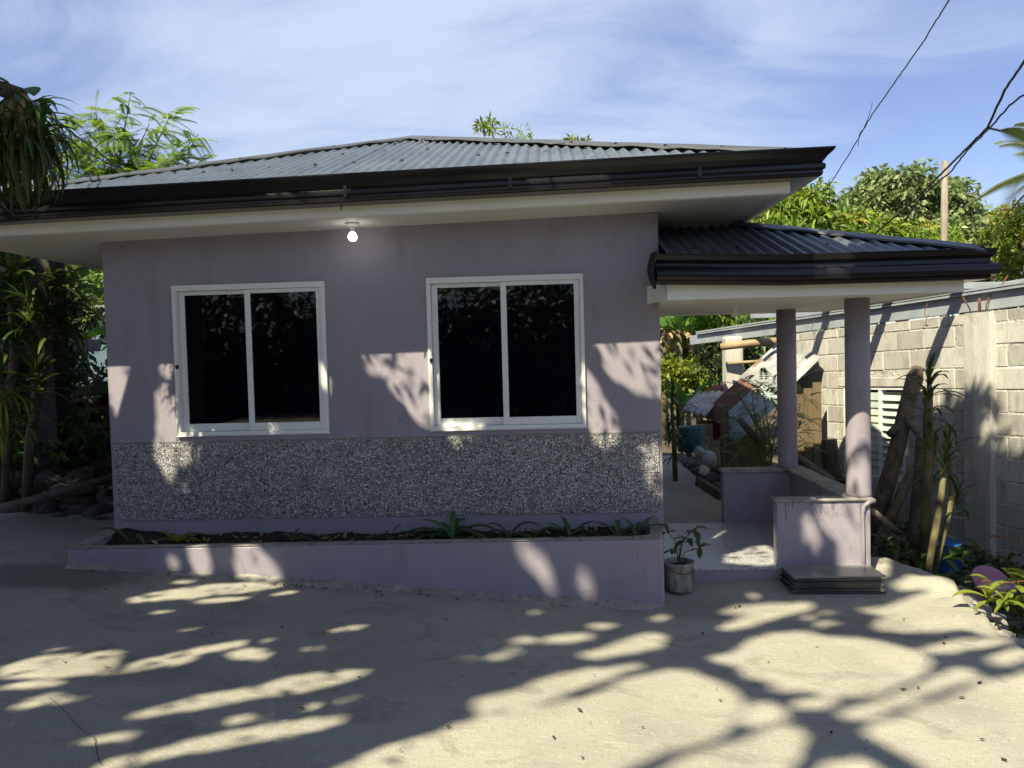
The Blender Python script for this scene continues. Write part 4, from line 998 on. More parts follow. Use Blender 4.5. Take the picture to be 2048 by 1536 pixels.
for k in range(240):
    x = random.uniform(-3.25, .6); y = random.uniform(5.40, 5.83); z = .498+.03*nz(x, y, 3, 5)+.02*nz(x, y, 9, 6); a = random.uniform(0, 6.28); l = random.uniform(.012, .035)
    u = Vector((math.cos(a), math.sin(a), random.uniform(-.3, .6)))*l; v = Vector((-math.sin(a), math.cos(a), random.uniform(-.4, .4)))*l*.4; c = Vector((x, y, z))
    b.add([c-u, c+v, c+u, c-v], [(0, 1, 2, 3)])
b.obj('dead_leaves', M['dry'], None, kind='stuff')
b = MB()
for k in range(700):                                      # ground cover sprigs on the soil
    x = random.uniform(-1.6, .55); y = random.uniform(5.40, 5.85); z = .485+.03*nz(x, y, 3, 5)+.02*nz(x, y, 9, 6); a = random.uniform(0, 6.28); l = random.uniform(.008, .02)
    u = Vector((math.cos(a), math.sin(a), random.uniform(.2, 1.2)))*l; v = Vector((-math.sin(a), math.cos(a), 0))*l*.45; c = Vector((x, y, z+.01))
    b.add([c-u*.4, c+v, c+u, c-v], [(0, 1, 2, 3)])
b.obj('planter_weeds', M['weed'], None, kind='stuff')

# potted plant in an old paint tin
pc = Vector((.925, 5.62, g(.925, 5.62)+.012))
bk = empty('paint_tin', pc, 'worn paint tin used as a flower pot at the planter corner', 'bucket')
MB().lathe([(.094, 0), (.098, .004), (.108, .19), (.113, .194), (.113, .203), (.104, .203), (.10, .17)], pc, 24, False).obj('tin', M['bucket'], bk, True)
MB().lathe([(.102, .165), (.06, .178), (.005, .182)], pc, 16, False).obj('tin_soil', M['soil'], bk, True)
hb = MB(); hb.tube([pc+Vector((.112*math.cos(a), .112*math.sin(a), .185-.05*math.sin((a-3.5)))) for a in spaced(3.5, 6.0, 10)], .003, 5); hb.obj('handle', M['rust'], bk)
pp_ = empty('potted_plant', pc+Vector((0, 0, .18)), 'small leafy plant growing in the worn paint tin', 'plant')
for k, (dx, dy, dz) in enumerate(((.10, -.02, .25), (.05, .03, .18), (-.07, .02, .23), (.14, -.05, .13), (-.04, -.06, .12))):
    a = pc+Vector((0, 0, .175)); e = pc+Vector((dx, dy, .175+dz))
    MB().tube([a, a.lerp(e, .5)+Vector((-dx*.2, 0, dz*.25)), e], [.005, .004, .003], 5).obj('stem', M['bark_green'], pp_)
    rosette(pp_, e, LM_broad, 5, 0, 75, .65, .95)

# right hand yard: dracaenas, posts, drum, basin
def dracaena(name, label, stem, heads, meshes, n, cat='plant', group=None, rad=.035, bark='bark_green', tl=(-25, 75), sc=(.8, 1.2)):
    t = empty(name, stem[0], label, cat, group)
    MB().tube(stem, [rad*1.15]+[rad]*(len(stem)-2)+[rad*.75], 8, jit=.06).obj('stem', M[bark], t, True)
    for h in heads:
        h = Vector(h)
        base = min((Vector(q) for q in stem), key=lambda q: (q-h).length)
        if (base-h).length > .06: MB().tube([base, base.lerp(h, .5)+Vector((random.uniform(-.03, .03), 0, 0)), h], [rad*.7, rad*.6, rad*.5], 7).obj('branch', M[bark], t, True)
        for lev in range(3):
            c = h+Vector((0, 0, -.05*lev)); k_ = n//3
            rosette(t, c, meshes, k_, tl[0]+lev*28-20, tl[0]+lev*28+25, *sc)
    return t
def P(px, py, Y, dz=0): p = at(px, py, Y); p.z += dz; return p
dracaena('dracaena', 'tall dark spiky dracaena in front of the block wall window', [P(1846, 1150, 6.6, -.15), P(1852, 1010, 6.6), P(1858, 920, 6.6), P(1856, 830, 6.6), P(1858, 800, 6.6)], [P(1858, 770, 6.6), P(1857, 815, 6.6)], LM_drac, 15, tl=(-20, 60), sc=(.55, .85), rad=.04)
dracaena('dracaena', 'short dracaena with yellowish stem leaning left beside the concrete edge', [P(1853, 1145, 6.1, -.08), P(1868, 1075, 6.1), P(1880, 1010, 6.15), P(1886, 955, 6.15)], [P(1890, 930, 6.15)], LM_dracs, 15, rad=.028)
dracaena('dracaena', 'thin upright dracaena with narrow leaves nearest the pillar', [P(1862, 1150, 6.2, -.08), P(1890, 1060, 6.25), P(1905, 990, 6.3), P(1898, 920, 6.3)], [P(1897, 890, 6.3), P(1915, 1000, 6.3)], LM_dracs, 18, rad=.022)
dracaena('dracaena', 'dark leafless looking dracaena stems behind the yellow stem', [P(1830, 1140, 6.9, -.1), P(1826, 1050, 6.9), P(1836, 960, 6.9), P(1838, 880, 6.9)], [P(1870, 900, 6.95), P(1862, 960, 6.8)], LM_dracs, 12, rad=.04, bark='bark')
# leaning timbers
a, c = P(1752, 1035, 7.35), P(1836, 735, 7.75)
ti = empty('leaning_log', a, 'thick weathered trunk leaning against the block wall by the window', 'log')
MB().tube([a+Vector((0, 0, -.3)), a, a.lerp(c, .35)+Vector((.02, 0, 0)), a.lerp(c, .7), a.lerp(c, .93), c], [.08, .075, .07, .07, .078, .05], 12, jit=.07).obj('trunk', M['timber'], ti, True)
q = a.lerp(c, .58); MB().tube([q, q+Vector((-.07, -.03, -.01)), q+Vector((-.13, -.04, -.05))], [.05, .045, .035], 8, jit=.15).obj('knot', M['timber'], ti, True)
q = a.lerp(c, .66); e = P(1838, 870, 7.3); MB().tube([q, q.lerp(e, .5), e, P(1842, 930, 7.2)], [.04, .035, .03, .03], 8, jit=.1).obj('branch', M['timber'], ti, True)
for (p0, p1, r_, lab, mt) in (((1742, 1118, 6.9), (1825, 940, 7.5), .05, 'dark squared timber leaning behind the dracaenas', 'timber'), ((1744, 1020, 6.05), (1795, 1062, 6.3), .022, 'thin stick poking out from behind the front low wall', 'bamboo_old')):
    a, c = P(*p0), P(*p1); MB().tube([a, a.lerp(c, .5), c], [r_, r_*.95, r_*.9], 8, jit=.05).obj('leaning_pole', M[mt], None, True, label=lab, category='pole')
p = P(1888, 1110, 6.6)
bd = empty('plastic_drum', (p.x, 6.6, p.z-.14), 'blue plastic drum behind the dracaena stems', 'drum')
MB().lathe([(.12, -.13), (.13, -.1), (.135, .06), (.125, .09), (.12, .095)], (p.x, 6.6, p.z), 20).obj('drum', M['blue'], bd, True)
MB().lathe([(.137, .095), (.137, .115), (.10, .12), (.01, .122)], (p.x, 6.6, p.z), 20).obj('lid', M['blue'], bd, True)
# pink basin lying tilted
def basin(loc, rot, m1, m2, label, s_=1.0):
    t = empty('plastic_basin', loc, label, 'basin'); b = MB().lathe([(.10*s_, 0), (.135*s_, .02*s_), (.165*s_, .09*s_), (.18*s_, .092*s_), (.178*s_, .098*s_), (.160*s_, .096*s_), (.13*s_, .028*s_), (.01, .012)], (0, 0, 0), 26)
    o = b.obj('bowl', M[m1], None, True); o.rotation_euler = rot; o.location = loc; adopt(o, t)
    r_ = MB().lathe([(.178*s_, .094*s_), (.185*s_, .098*s_), (.178*s_, .104*s_)], (0, 0, 0), 26, False).obj('rim', M[m2], None, True); r_.rotation_euler = rot; r_.location = loc; adopt(r_, t)
basin(P(1975, 1172, 5.6), (R(38), R(16), R(-15)), 'pink', 'lilac', 'pink plastic basin with lilac rim tipped on its side', .7)
p = P(2008, 1180, 5.35); MB().lathe([(.05, 0), (.075, .012), (.09, .05), (.085, .052), (.07, .016), (.01, .01)], p, 18).obj('plastic_bowl', M['lilac'], None, True, label='small lilac bowl below the tipped pink basin', category='bowl')
# barbed wire strands
for k, (pp2, lab) in enumerate(((((1980, 1072, 5.6), (2020, 1075, 5.3), (2052, 1085, 5.0), (2090, 1090, 4.7)), 'upper strand of rusty barbed wire at the right edge'), (((1960, 1160, 5.2), (2000, 1168, 5.0), (2050, 1162, 4.8), (2090, 1165, 4.6)), 'lower strand of rusty barbed wire above the weeds'))):
    t = empty('barbed_wire', P(*pp2[0]), lab, 'wire'); pts = [P(*q) for q in pp2]
    MB().tube(pts, .004, 5).obj('strand', M['rust'], t)
    b = MB()
    for i in range(12):
        u = i/12*(len(pts)-1); j = int(u); q = pts[j].lerp(pts[min(j+1, len(pts)-1)], u-j); d = Vector((random.uniform(-1, 1), random.uniform(-1, 1), random.uniform(-1, 1))).normalized()*.02
        b.tube([q-d, q+d], .002, 4)
    b.obj('barbs', M['rust'], t, kind='stuff')
# low weeds on the right
wl_ = [(1795, 1105, 6.9, 10), (1770, 1090, 6.5, 9), (1822, 1120, 6.4, 9), (1920, 1120, 6.3, 10), (1945, 1105, 6.5, 8), (1985, 1190, 5.1, 9), (2025, 1205, 4.9, 12), (2040, 1180, 5.0, 10), (1900, 1160, 6.0, 7), (2005, 1130, 6.0, 9), (1690, 968, 7.8, 9), (1665, 960, 8.0, 8), (1640, 955, 8.2, 8), (1940, 1150, 6.0, 6)]
wlab = ['behind the stick end', 'just behind the front low wall', 'at the foot of the dark dracaena stems', 'right of the blue drum', 'at the pillar foot', 'under the lower barbed wire', 'bright in the right corner by the broken edge', 'at the right frame edge above the bright weed', 'by the yellow dracaena stem', 'behind the pink basin', 'between the stump and front porch column', 'at the stump foot', 'left of the stump', 'in front of the drum']
for i, (px, py, Y, n) in enumerate(wl_):
    p = P(px, py, Y); t = empty('weed', p, 'leafy weed growing '+wlab[i], 'plant', 'weeds in the yard')
    big = i in (5, 6, 7)
    for j in range(3):
        rosette(t, p+Vector((random.uniform(-.08, .08), random.uniform(-.08, .08), random.uniform(-.05, .03))), LM_croton if big else LM_broad, n//3+1, -5, 60, .6 if big else .8, 1.0 if big else 1.4)
def scatter_leaves(name, fn, n, L, W, mat, up=.8):
    Ps = np.array([fn() for _ in range(n)]); D = rdir(n, up); V, T = leafset(Ps, D, rdir(n, 1), L*RNG.uniform(.6, 1.3, n), W, .2)
    return inst(name, npmesh(name, V, T, M[mat], np.repeat(RNG.random(n), 4)), kind='stuff')
def f4():
    y = random.uniform(4.3, 8.6); x = random.uniform(2.85, 4.6); x = min(x, 3.98-.254*(y-7)-.1); return x, y, terrain_z(x, y)+random.uniform(0, .14)
scatter_leaves('undergrowth', f4, 1500, .07, .035, 'weed')
# ------------------------------------------------------------------ banana plants and shrubs behind the porch
def bananaleaf(L, W, bend, ragged=.5, seed=0):
    rr = random.Random(seed); n = 16; b = MB(); a = R(70); y = z = 0
    rows = []
    for k in range(n+1):
        t = k/n; w = W*min(1, (.15+t*3.2))*(1-max(0, (t-.6)/.4)**2.2*.95); rows.append((y, z, w)); a -= R(bend)/n; y += L/n*math.cos(a); z += L/n*math.sin(a)
    for s_ in (-1, 1):
        k = 0
        while k < n:
            m = min(n, k+rr.choice((1, 2, 2, 3))); dr = rr.uniform(0, .35)*ragged; vs = []
            for j in (k, m):
                y_, z_, w = rows[j]; yy = y_+(.01 if j == k else -.01)*ragged*3
                vs += [(0, rows[j][0], rows[j][1]), (s_*w*.28, yy, z_+.03*w-dr*w*.1), (s_*w*.5, yy, z_-.12*w-dr*w)]
            b.add(vs, [(0, 3, 4, 1), (1, 4, 5, 2)] if s_ > 0 else [(0, 1, 4, 3), (1, 2, 5, 4)]); k = m
    me = b.mesh('leaf', M['banana'], True); at_ = me.attributes.new('tint', 'FLOAT', 'FACE'); at_.data.foreach_set('value', np.full(len(me.polygons), rr.uniform(.15, .7), np.float32)); return me
LM_ban = [bananaleaf(1.5, .42, 80, .6, 1), bananaleaf(1.3, .40, 110, 1, 2), bananaleaf(1.7, .45, 60, .3, 3), bananaleaf(1.1, .36, 130, 1, 4)]
LM_dry = []
for k in range(3):
    me = bananaleaf(1.0, .16, 165, 1.2, 11+k); me = me.copy(); me.materials.clear(); me.materials.append(M['dry']); LM_dry.append(me)
def banana(label, base, h, n, dry=5, sc=1.0, lean=(0, 0)):
    base = Vector(base); top = base+Vector((lean[0], lean[1], h)); t = empty('banana_plant', base, label, 'plant', 'banana plants')
    MB().tube([base+Vector((0, 0, -.2)), base.lerp(top, .5), top], [.11*sc, .09*sc, .06*sc], 10, jit=.04).obj('stem', M['bark_green'], t, True)
    for k in range(n): inst('leaf', random.choice(LM_ban), t, top, (R(random.uniform(-30, 15)), 0, R(360*k/n+random.uniform(-20, 20))), (sc*random.uniform(.8, 1.1),)*3)
    for k in range(dry): inst('dead_leaf', random.choice(LM_dry), t, top-Vector((0, 0, .1)), (R(random.uniform(-40, -10)), 0, R(360*k/max(1, dry)+random.uniform(-30, 30))), (sc*random.uniform(.7, 1.0),)*3)
p = P(1362, 900, 14.8); banana('banana plant with hanging dry leaves seen left of the stub column', (p.x, 14.8, 0), 2.2, 6, 9, .8)
p = P(1400, 900, 15.5); banana('second banana plant, just right of the one with dry leaves', (p.x, 15.5, 0), 2.0, 6, 6, .75)
p = P(1330, 900, 15.5); banana('banana plant half hidden by the house corner', (p.x, 15.5, 0), 2.3, 7, 3, .8)
p = P(1378, 880, 12.6); banana('young banana plant beside the far shack sheet', (p.x, 12.6, 0), .9, 6, 2, .55)
def bush(name, label, c, r_, mat, ncl, per, L, W, group=None, cat='shrub', tintr=(0, 1)):
    t = empty(name, (c[0], c[1], max(0, c[2]-r_[2])), label, cat, group)
    b = MB()
    for k in range(5):
        d = rdir(1, .6)[0]; b.tube([(c[0]+d[0]*.05, c[1]+d[1]*.05, c[2]-r_[2]*1.05), (c[0]+d[0]*r_[0]*.7, c[1]+d[1]*r_[1]*.7, c[2]+d[2]*r_[2]*.6)], [.02, .006], 5)
    b.obj('stem', M['bark'], t)
    inst('foliage', crown_mesh('foliage', M[mat], blob_clumps([(c, r_)], ncl, .08, .2, .3), per, L, W, tintr), t, kind='stuff'); return t
p = P(1345, 752, 14.2); bush('shrub', 'bright yellow-green shrub by the house corner below the banana leaves', p, (.40, .4, .36), 'croton', 40, 26, .12, .06)
p = P(1395, 755, 14.5); bush('shrub', 'yellow-green shrub right of the dry banana leaves', p, (.4, .4, .4), 'croton', 40, 24, .09, .045)
p = P(1420, 775, 15.0); bush('shrub', 'mid green shrub left of the stub column', p, (.7, .5, .6), 'crown_mid', 60, 24, .12, .05)
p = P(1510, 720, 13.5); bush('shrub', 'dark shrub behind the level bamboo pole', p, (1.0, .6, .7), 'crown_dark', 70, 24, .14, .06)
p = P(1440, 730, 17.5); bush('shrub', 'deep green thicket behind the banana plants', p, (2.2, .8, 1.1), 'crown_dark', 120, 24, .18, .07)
p = P(1345, 830, 10.2)
dracaena('dracaena', 'slim leaved dracaena standing by the house corner beyond the porch', [P(1350, 930, 9.6, -.2), P(1348, 880, 9.6), P(1345, 830, 9.6)], [P(1345, 805, 9.6), P(1355, 850, 9.6), P(1338, 870, 9.6), P(1360, 895, 9.6)], LM_dracs, 21, rad=.03, sc=(.9, 1.5))
p = P(1530, 820, 8.4)
t = empty('fern_shrub', (p.x, 8.4, 0), 'airy feather leaved sapling in front of the corrugated lean-to', 'shrub')
b = MB()
for k in range(6): b.tube([(p.x+random.uniform(-.05, .05), 8.4, .1), (p.x+random.uniform(-.1, .1), 8.4+random.uniform(-.05, .1), .75), (p.x+random.uniform(-.3, .3), 8.4+random.uniform(-.2, .2), 1.35)], [.011, .008, .004], 5)
b.obj('stem', M['bark_green'], t)
# feathery fronds: rachis with paired leaflets
def fronds(name, bases, dirs, lens, mat, pairs=11, ll=.08, lw=.02, droop=.35, tint=(0, 1)):
    Ps, Ds, Ns, Ls = [], [], [], []; tints = []
    for bp, d, L in zip(bases, dirs, lens):
        bp, d = np.array(bp), np.array(d)/np.linalg.norm(d); side = np.cross(d, [0, 0, 1]); side /= max(1e-6, np.linalg.norm(side)); up = np.cross(side, d); tt = RNG.uniform(*tint)
        for j in range(pairs):
            u = .15+.85*j/(pairs-1); q = bp+d*L*u+np.array([0, 0, -1])*droop*L*u*u; f_ = math.sin(math.pi*min(1, .25+.75*u))*.6+.5
            for s_ in (-1, 1):
                Ps.append(q); Ds.append(side*s_+d*.45+np.array([0, 0, -.25])); Ns.append(up); Ls.append(ll*f_); tints.append(tt)
    V, T = leafset(Ps, Ds, Ns, np.array(Ls), lw, .1); tt = np.clip(np.array(tints)+RNG.uniform(-.1, .1, len(Ps)), 0, 1)
    return npmesh(name, V, T, M[mat], np.repeat(tt, 4))
bs, ds, ls = [], [], []
for k in range(130): bs.append((p.x+random.gauss(0, .22), 8.4+random.gauss(0, .15), random.uniform(.65, 1.5))); d = rdir(1, .2)[0]; ds.append(d); ls.append(random.uniform(.16, .3))
inst('foliage', fronds('foliage', bs, ds, ls, 'crown_mid', 9, .05, .017), t, kind='stuff')

# ------------------------------------------------------------------ trees on the right and behind
p = P(1800, 600, 23)
def E(px, py, Y, rx, ry, rz): q = at(px, py, Y); return ((q.x, q.y, q.z), (rx, ry, rz))
tree('broadleaf_tree', 'large round grey-green tree on the skyline left of the wooden pole', (P(1790, 640, 24).x, 24, 0), [E(1800, 400, 24, 1.5, 1.4, .95), E(1740, 440, 24, 1.1, 1.2, .9), E(1870, 420, 24.3, 1.0, 1.2, .9), E(1800, 480, 24, 2.2, 1.6, 1.0), E(1870, 500, 23.5, 1.2, 1.0, .8)], 'crown_grey', 520, 60, .19, .11, .2, .45, trunk_r=.22, hang=-.35)
tree('mango_tree', 'yellow-green mango tree rising just right of the main eave', (P(1580, 650, 17).x, 17, 0), [E(1580, 440, 17, .75, .7, .5), E(1540, 480, 16.5, .6, .6, .4), E(1620, 410, 17.3, .5, .6, .4), E(1640, 480, 17, .7, .7, .45)], 'crown_mango', 210, 34, .24, .06, .18, .36, trunk_r=.14, hang=-.55, droop=.3)
tree('mango_tree', 'lower mango tree left of the wooden pole, above the porch roof', (P(1730, 650, 18).x, 18, 0), [E(1720, 470, 18, .8, .7, .5), E(1780, 500, 18, .8, .7, .45), E(1690, 500, 17.5, .8, .7, .45), E(1840, 490, 19, .8, .8, .5)], 'crown_mango', 210, 34, .24, .065, .18, .38, trunk_r=.14, hang=-.5, droop=.3)
tree('mango_tree', 'mango tree seen through the porch behind the steel beams', (P(1500, 720, 16).x, 16, 0), [E(1500, 640, 16, 1.2, .7, .55), E(1410, 650, 16.4, .9, .7, .5), E(1580, 640, 16, 1.0, .7, .5), E(1460, 700, 16.4, 1.6, .8, .8)], 'crown_mango', 230, 34, .24, .065, .2, .4, trunk_r=.14, hang=-.5, droop=.3)
tree('broadleaf_tree', 'olive green tree filling the right edge below the coconut fronds', (P(2030, 650, 15).x, 15, 0), [E(2030, 440, 15, .5, .6, .3), E(2000, 480, 15.3, .35, .5, .25), E(2060, 500, 14.6, .6, .6, .4), E(2015, 530, 14.8, .4, .5, .3), E(2090, 450, 15, .7, .7, .5)], 'crown_mango', 180, 34, .10, .045, .09, .2, trunk_r=.12)
tree('broadleaf_tree', 'mid green tree behind the wooden pole', (P(1930, 650, 26).x, 26, 0), [E(1920, 460, 26, 1.0, 1.2, .7), E(1965, 520, 25, 1.1, 1.0, .7), E(1890, 560, 25, 2.0, 1.0, .9)], 'crown_mid', 240, 36, .24, .12, .2, .45, trunk_r=.2)
tree('broadleaf_tree', 'leaf tips of a tree just showing over the roof ridge', (P(1005, 700, 17).x, 17, 0), [E(985, 250, 17, .36, .3, .14), E(1030, 270, 17, .35, .3, .1), E(1150, 286, 17.2, .3, .3, .12), E(1000, 330, 17, 1.2, .8, .45), E(1160, 330, 17.3, .6, .4, .22), E(1425, 316, 17.3, .2, .3, .15)], 'crown_mango', 90, 22, .18, .045, .07, .16, trunk_r=.12, hang=.0)
tree('broadleaf_tree', 'sunlit trees beyond the left side of the house', (P(150, 700, 15).x, 15, 0), [E(160, 545, 15, .7, .7, .45), E(110, 600, 15, .8, .7, .5), E(190, 590, 14.6, .5, .6, .4), E(60, 540, 15.5, .9, .7, .5), E(30, 640, 15, 1.0, .7, .7), E(180, 660, 15, .8, .6, .5)], 'crown_mango', 260, 34, .14, .06, .14, .32, trunk_r=.12)
# coconut palms
def palm(label, base, top, n, L, group='coconut palms', el=(-20, 60), az=None, ll=.55):
    t = empty('coconut_palm', base, label, 'palm', group); base, top = Vector(base), Vector(top)
    MB().tube([base+Vector((0, 0, -.2)), base.lerp(top, .5)+Vector((.15, 0, 0)), top], [.16, .12, .09], 9).obj('trunk', M['bark'], t, True)
    for k in range(n):
        a = R(az[0]+(az[1]-az[0])*k/max(1, n-1)) if az else R(360*k/n+random.uniform(-12, 12)); e = R(random.uniform(*el)); d = np.array([math.cos(a)*math.cos(e), math.sin(a)*math.cos(e), math.sin(e)]); l = L*random.uniform(.85, 1.1)
        me = fronds('frond', [top], [d], [l], 'palm', 46, ll, .022, 0.42, (.2, .8), )
        b = MB(); b.tube([top+Vector(d)*l*u+Vector((0, 0, -.42*l*u*u)) for u in spaced(0, 1, 7)], [.03*(1-.85*k_/7) for k_ in range(8)], 5)
        fo = inst('frond', me, t); b.obj('midrib', M['bark_green'], fo)
palm('coconut palm standing behind the wooden pole', (P(1925, 650, 28).x, 28, 0), at(1920, 430, 28), 13, 1.9, ll=.5)
palm('second coconut palm, lower and right of the pole', (P(1975, 650, 24).x, 24, 0), at(1985, 470, 24), 12, 1.5, ll=.45)
palm('coconut palm reaching in from the right edge', (P(2170, 650, 13).x, 13, 0), at(2130, 330, 13), 13, 1.5, el=(-25, 55), ll=.5)
# wooden utility pole
pb, pt = P(1886, 700, 16), P(1890, 322, 16)
MB().tube([(pb.x, 16, -.2), pb.lerp(pt, .5), pt], [.075, .068, .06], 10, jit=.03).obj('utility_pole', M['pole'], None, True, label='plain wooden pole standing behind the porch roof', category='pole')
# cables overhead
def cable(label, pts, r_=.007, kinks=0, n=10):
    pp3 = []; q = [P(*p) for p in pts]
    for a, c in zip(q, q[1:]):
        for k in range(n): pp3.append(a.lerp(c, k/n)+Vector((random.uniform(-1, 1), random.uniform(-1, 1), random.uniform(-1, 1)))*kinks)
    pp3.append(q[-1]); return MB().tube(pp3, r_, 5).obj('cable', M['wire'], None, True, label=label, category='cable', group='cables overhead')
cable('thin cable rising steeply from the main eave to the top edge', [(1650, 385, 12), (1700, 305, 11), (1745, 228, 10), (1800, 150, 9), (1850, 78, 8.2), (1910, -20, 7)], .007, .004)
cable('stray wire curl hanging from the thin steep cable', [(1745, 205, 10), (1738, 235, 10), (1718, 270, 10.4), (1716, 292, 10.6)], .004, .008, 5)
cable('thick black cable drooping from the right edge past the pole', [(2060, 105, 8), (2010, 180, 9), (1975, 255, 10), (1925, 305, 11), (1880, 350, 12), (1830, 400, 13), (1770, 450, 14.5), (1735, 480, 15.5)], .015, .004)
cable('second cable entwined with the thick black one', [(2060, 180, 9), (2020, 210, 9.4), (1985, 250, 10), (1940, 295, 11), (1900, 345, 12), (1840, 395, 13), (1810, 440, 14)], .012, .006)
cable('broken cable end sticking out at the right', [(1975, 255, 10), (2000, 262, 9.8), (2014, 258, 9.6)], .014, .003, 4)
cable('cable from the top left down to the roof hip', [(-20, 140, 4.4), (60, 200, 5.2), (150, 270, 6.5), (250, 342, 7.4)], .008, .006)
cable('second cable beside it at the top left', [(-20, 160, 4.4), (50, 218, 5.2), (110, 255, 6), (165, 300, 6.8), (255, 348, 7.4)], .006, .004)
cable('thin cable crossing behind the drooping leaves at left', [(80, 315, 5.6), (130, 335, 6.2), (185, 356, 6.9)], .005, .004)
# ------------------------------------------------------------------ left side: shaded garden
p0, p1 = P(45, 490, 7.3), P(97, 490, 7.3)
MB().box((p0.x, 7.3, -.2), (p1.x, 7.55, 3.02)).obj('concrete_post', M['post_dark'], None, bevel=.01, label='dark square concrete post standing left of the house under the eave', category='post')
# rough rubble retaining wall with stones set in its face
def rw(x, z): return 8.75+.10*nz(x, z, 1.7, 3)+.05*nz(x, z, 5, 8)
rt = empty('retaining_wall', (-6.2, 8.9, .3), 'rough brown rubble retaining wall in the shade left of the house', 'wall')
xs_ = spaced(-9.5, -3.6, 60); zs_ = spaced(.2, 1.56, 16); vs = [(x, rw(x, z), z+.04*nz(x, z, 3, 2)) for z in zs_ for x in xs_]+[(x, rw(x, 1.56)+.5, 1.58+.05*nz(x, 1, 2, 2)) for x in xs_]
nx = len(xs_); MB().add(vs, [(j*nx+i, j*nx+i+1, (j+1)*nx+i+1, (j+1)*nx+i) for j in range(len(zs_)) for i in range(nx-1)]).obj('wall_face', M['coral'], rt, True)
def f5():
    x = random.uniform(-7.5, -3.7); z = random.uniform(.45, 1.5); return x, rw(x, z)-.01, z
adopt(rubble('stones', f5, 150, .05, .12, M['coral']), rt)
def f6():
    y = random.uniform(6.5, 8.6); x = random.uniform(-7.0, -3.65); return x, y, terrain_z(x, y)+.02
rubble('rock_pile', f6, 420, .03, .13, M['rock'])
for i, (px, py, Y, s_, lab) in enumerate(((30, 985, 7.2, 1.5, 'large dark rock at the left frame edge above the pole'), (95, 965, 7.5, 1.7, 'big angular rock in the middle of the left rock heap'), (140, 1000, 7.2, 1.2, 'rounded rock just under the long pole'), (182, 985, 7.6, .8, 'pale smooth rock near the house corner'), (15, 1050, 6.6, 1.1, 'low rock at the left end of the path'), (190, 1015, 7.3, .9, 'flat rock beside the house corner at the path edge'))):
    q = P(px, py, Y); inst('rock', rockmesh(50+i, .1, M['rock'] if i != 3 else M['pillar']), None, q, (0, 0, i*1.3), (s_,)*3, label=lab, category='rock', group='rocks in the left heap')
a, c = P(-30, 1022, 5.95), P(226, 953, 6.9); MB().tube([a, a.lerp(c, .35)+Vector((0, 0, -.01)), a.lerp(c, .7), c], [.034, .03, .027, .024], 9).obj('long_pole', M['bamboo_old'], None, True, label='long straight pole lying across the rock heap at left', category='pole')
q = P(178, 935, 8.0); MB().tube([q+Vector((.05, 0, .06)), q+Vector((-.0, 0, .04)), q+Vector((-.03, 0, -.02)), q+Vector((-.02, 0, -.09))], [.006, .010, .012, .008], 7).obj('bent_pipe', M['white_pl'], None, True, label='short pale bent pipe sticking up by the rocks', category='pipe')
q = P(150, 692, 8.2)
tg = MB().box((q.x-.14, 8.2, q.z-.06), (q.x+.14, 8.45, q.z+.07)); tg.obj('metal_trough', M['steel'], None, bevel=.01, label='grey metal trough standing on the retaining wall', category='trough')
MB().bar(P(128, 780, 8.9), P(128, 690, 8.9), .03, .03).obj('stake', M['bamboo_old'], None, label='thin stake beside the metal trough', category='stake')
q = P(190, 640, 14); bl = empty('garden_house', (q.x, 14.3, 0), 'pale blue house wall glimpsed through leaves at left', 'house')
MB().box((q.x-.5, 14, 0), (q.x+.9, 17, q.z+.2)).obj('wall', pmat('pale_blue_wall', (.09,.14,.19), (.12,.18,.23), scale=2), bl)
MB().box((q.x-.6, 13.9, q.z+.202), (q.x+1.0, 17.1, q.z+.26)).obj('roof', M['sheet_white'], bl)
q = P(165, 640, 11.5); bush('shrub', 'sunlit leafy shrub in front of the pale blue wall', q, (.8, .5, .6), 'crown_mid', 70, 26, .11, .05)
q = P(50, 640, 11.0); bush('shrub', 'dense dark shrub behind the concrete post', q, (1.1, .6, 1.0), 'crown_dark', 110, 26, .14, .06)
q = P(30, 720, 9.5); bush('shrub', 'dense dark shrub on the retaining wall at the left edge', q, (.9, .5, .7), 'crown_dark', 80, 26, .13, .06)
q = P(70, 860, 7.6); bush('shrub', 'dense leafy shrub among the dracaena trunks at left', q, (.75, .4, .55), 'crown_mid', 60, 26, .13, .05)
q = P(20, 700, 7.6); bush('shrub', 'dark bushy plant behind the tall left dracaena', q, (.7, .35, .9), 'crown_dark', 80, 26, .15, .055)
q = P(20, 530, 8.6); bush('shrub', 'leafy mass under the left end of the eave', q, (.9, .4, .5), 'crown_mid', 70, 26, .14, .05)
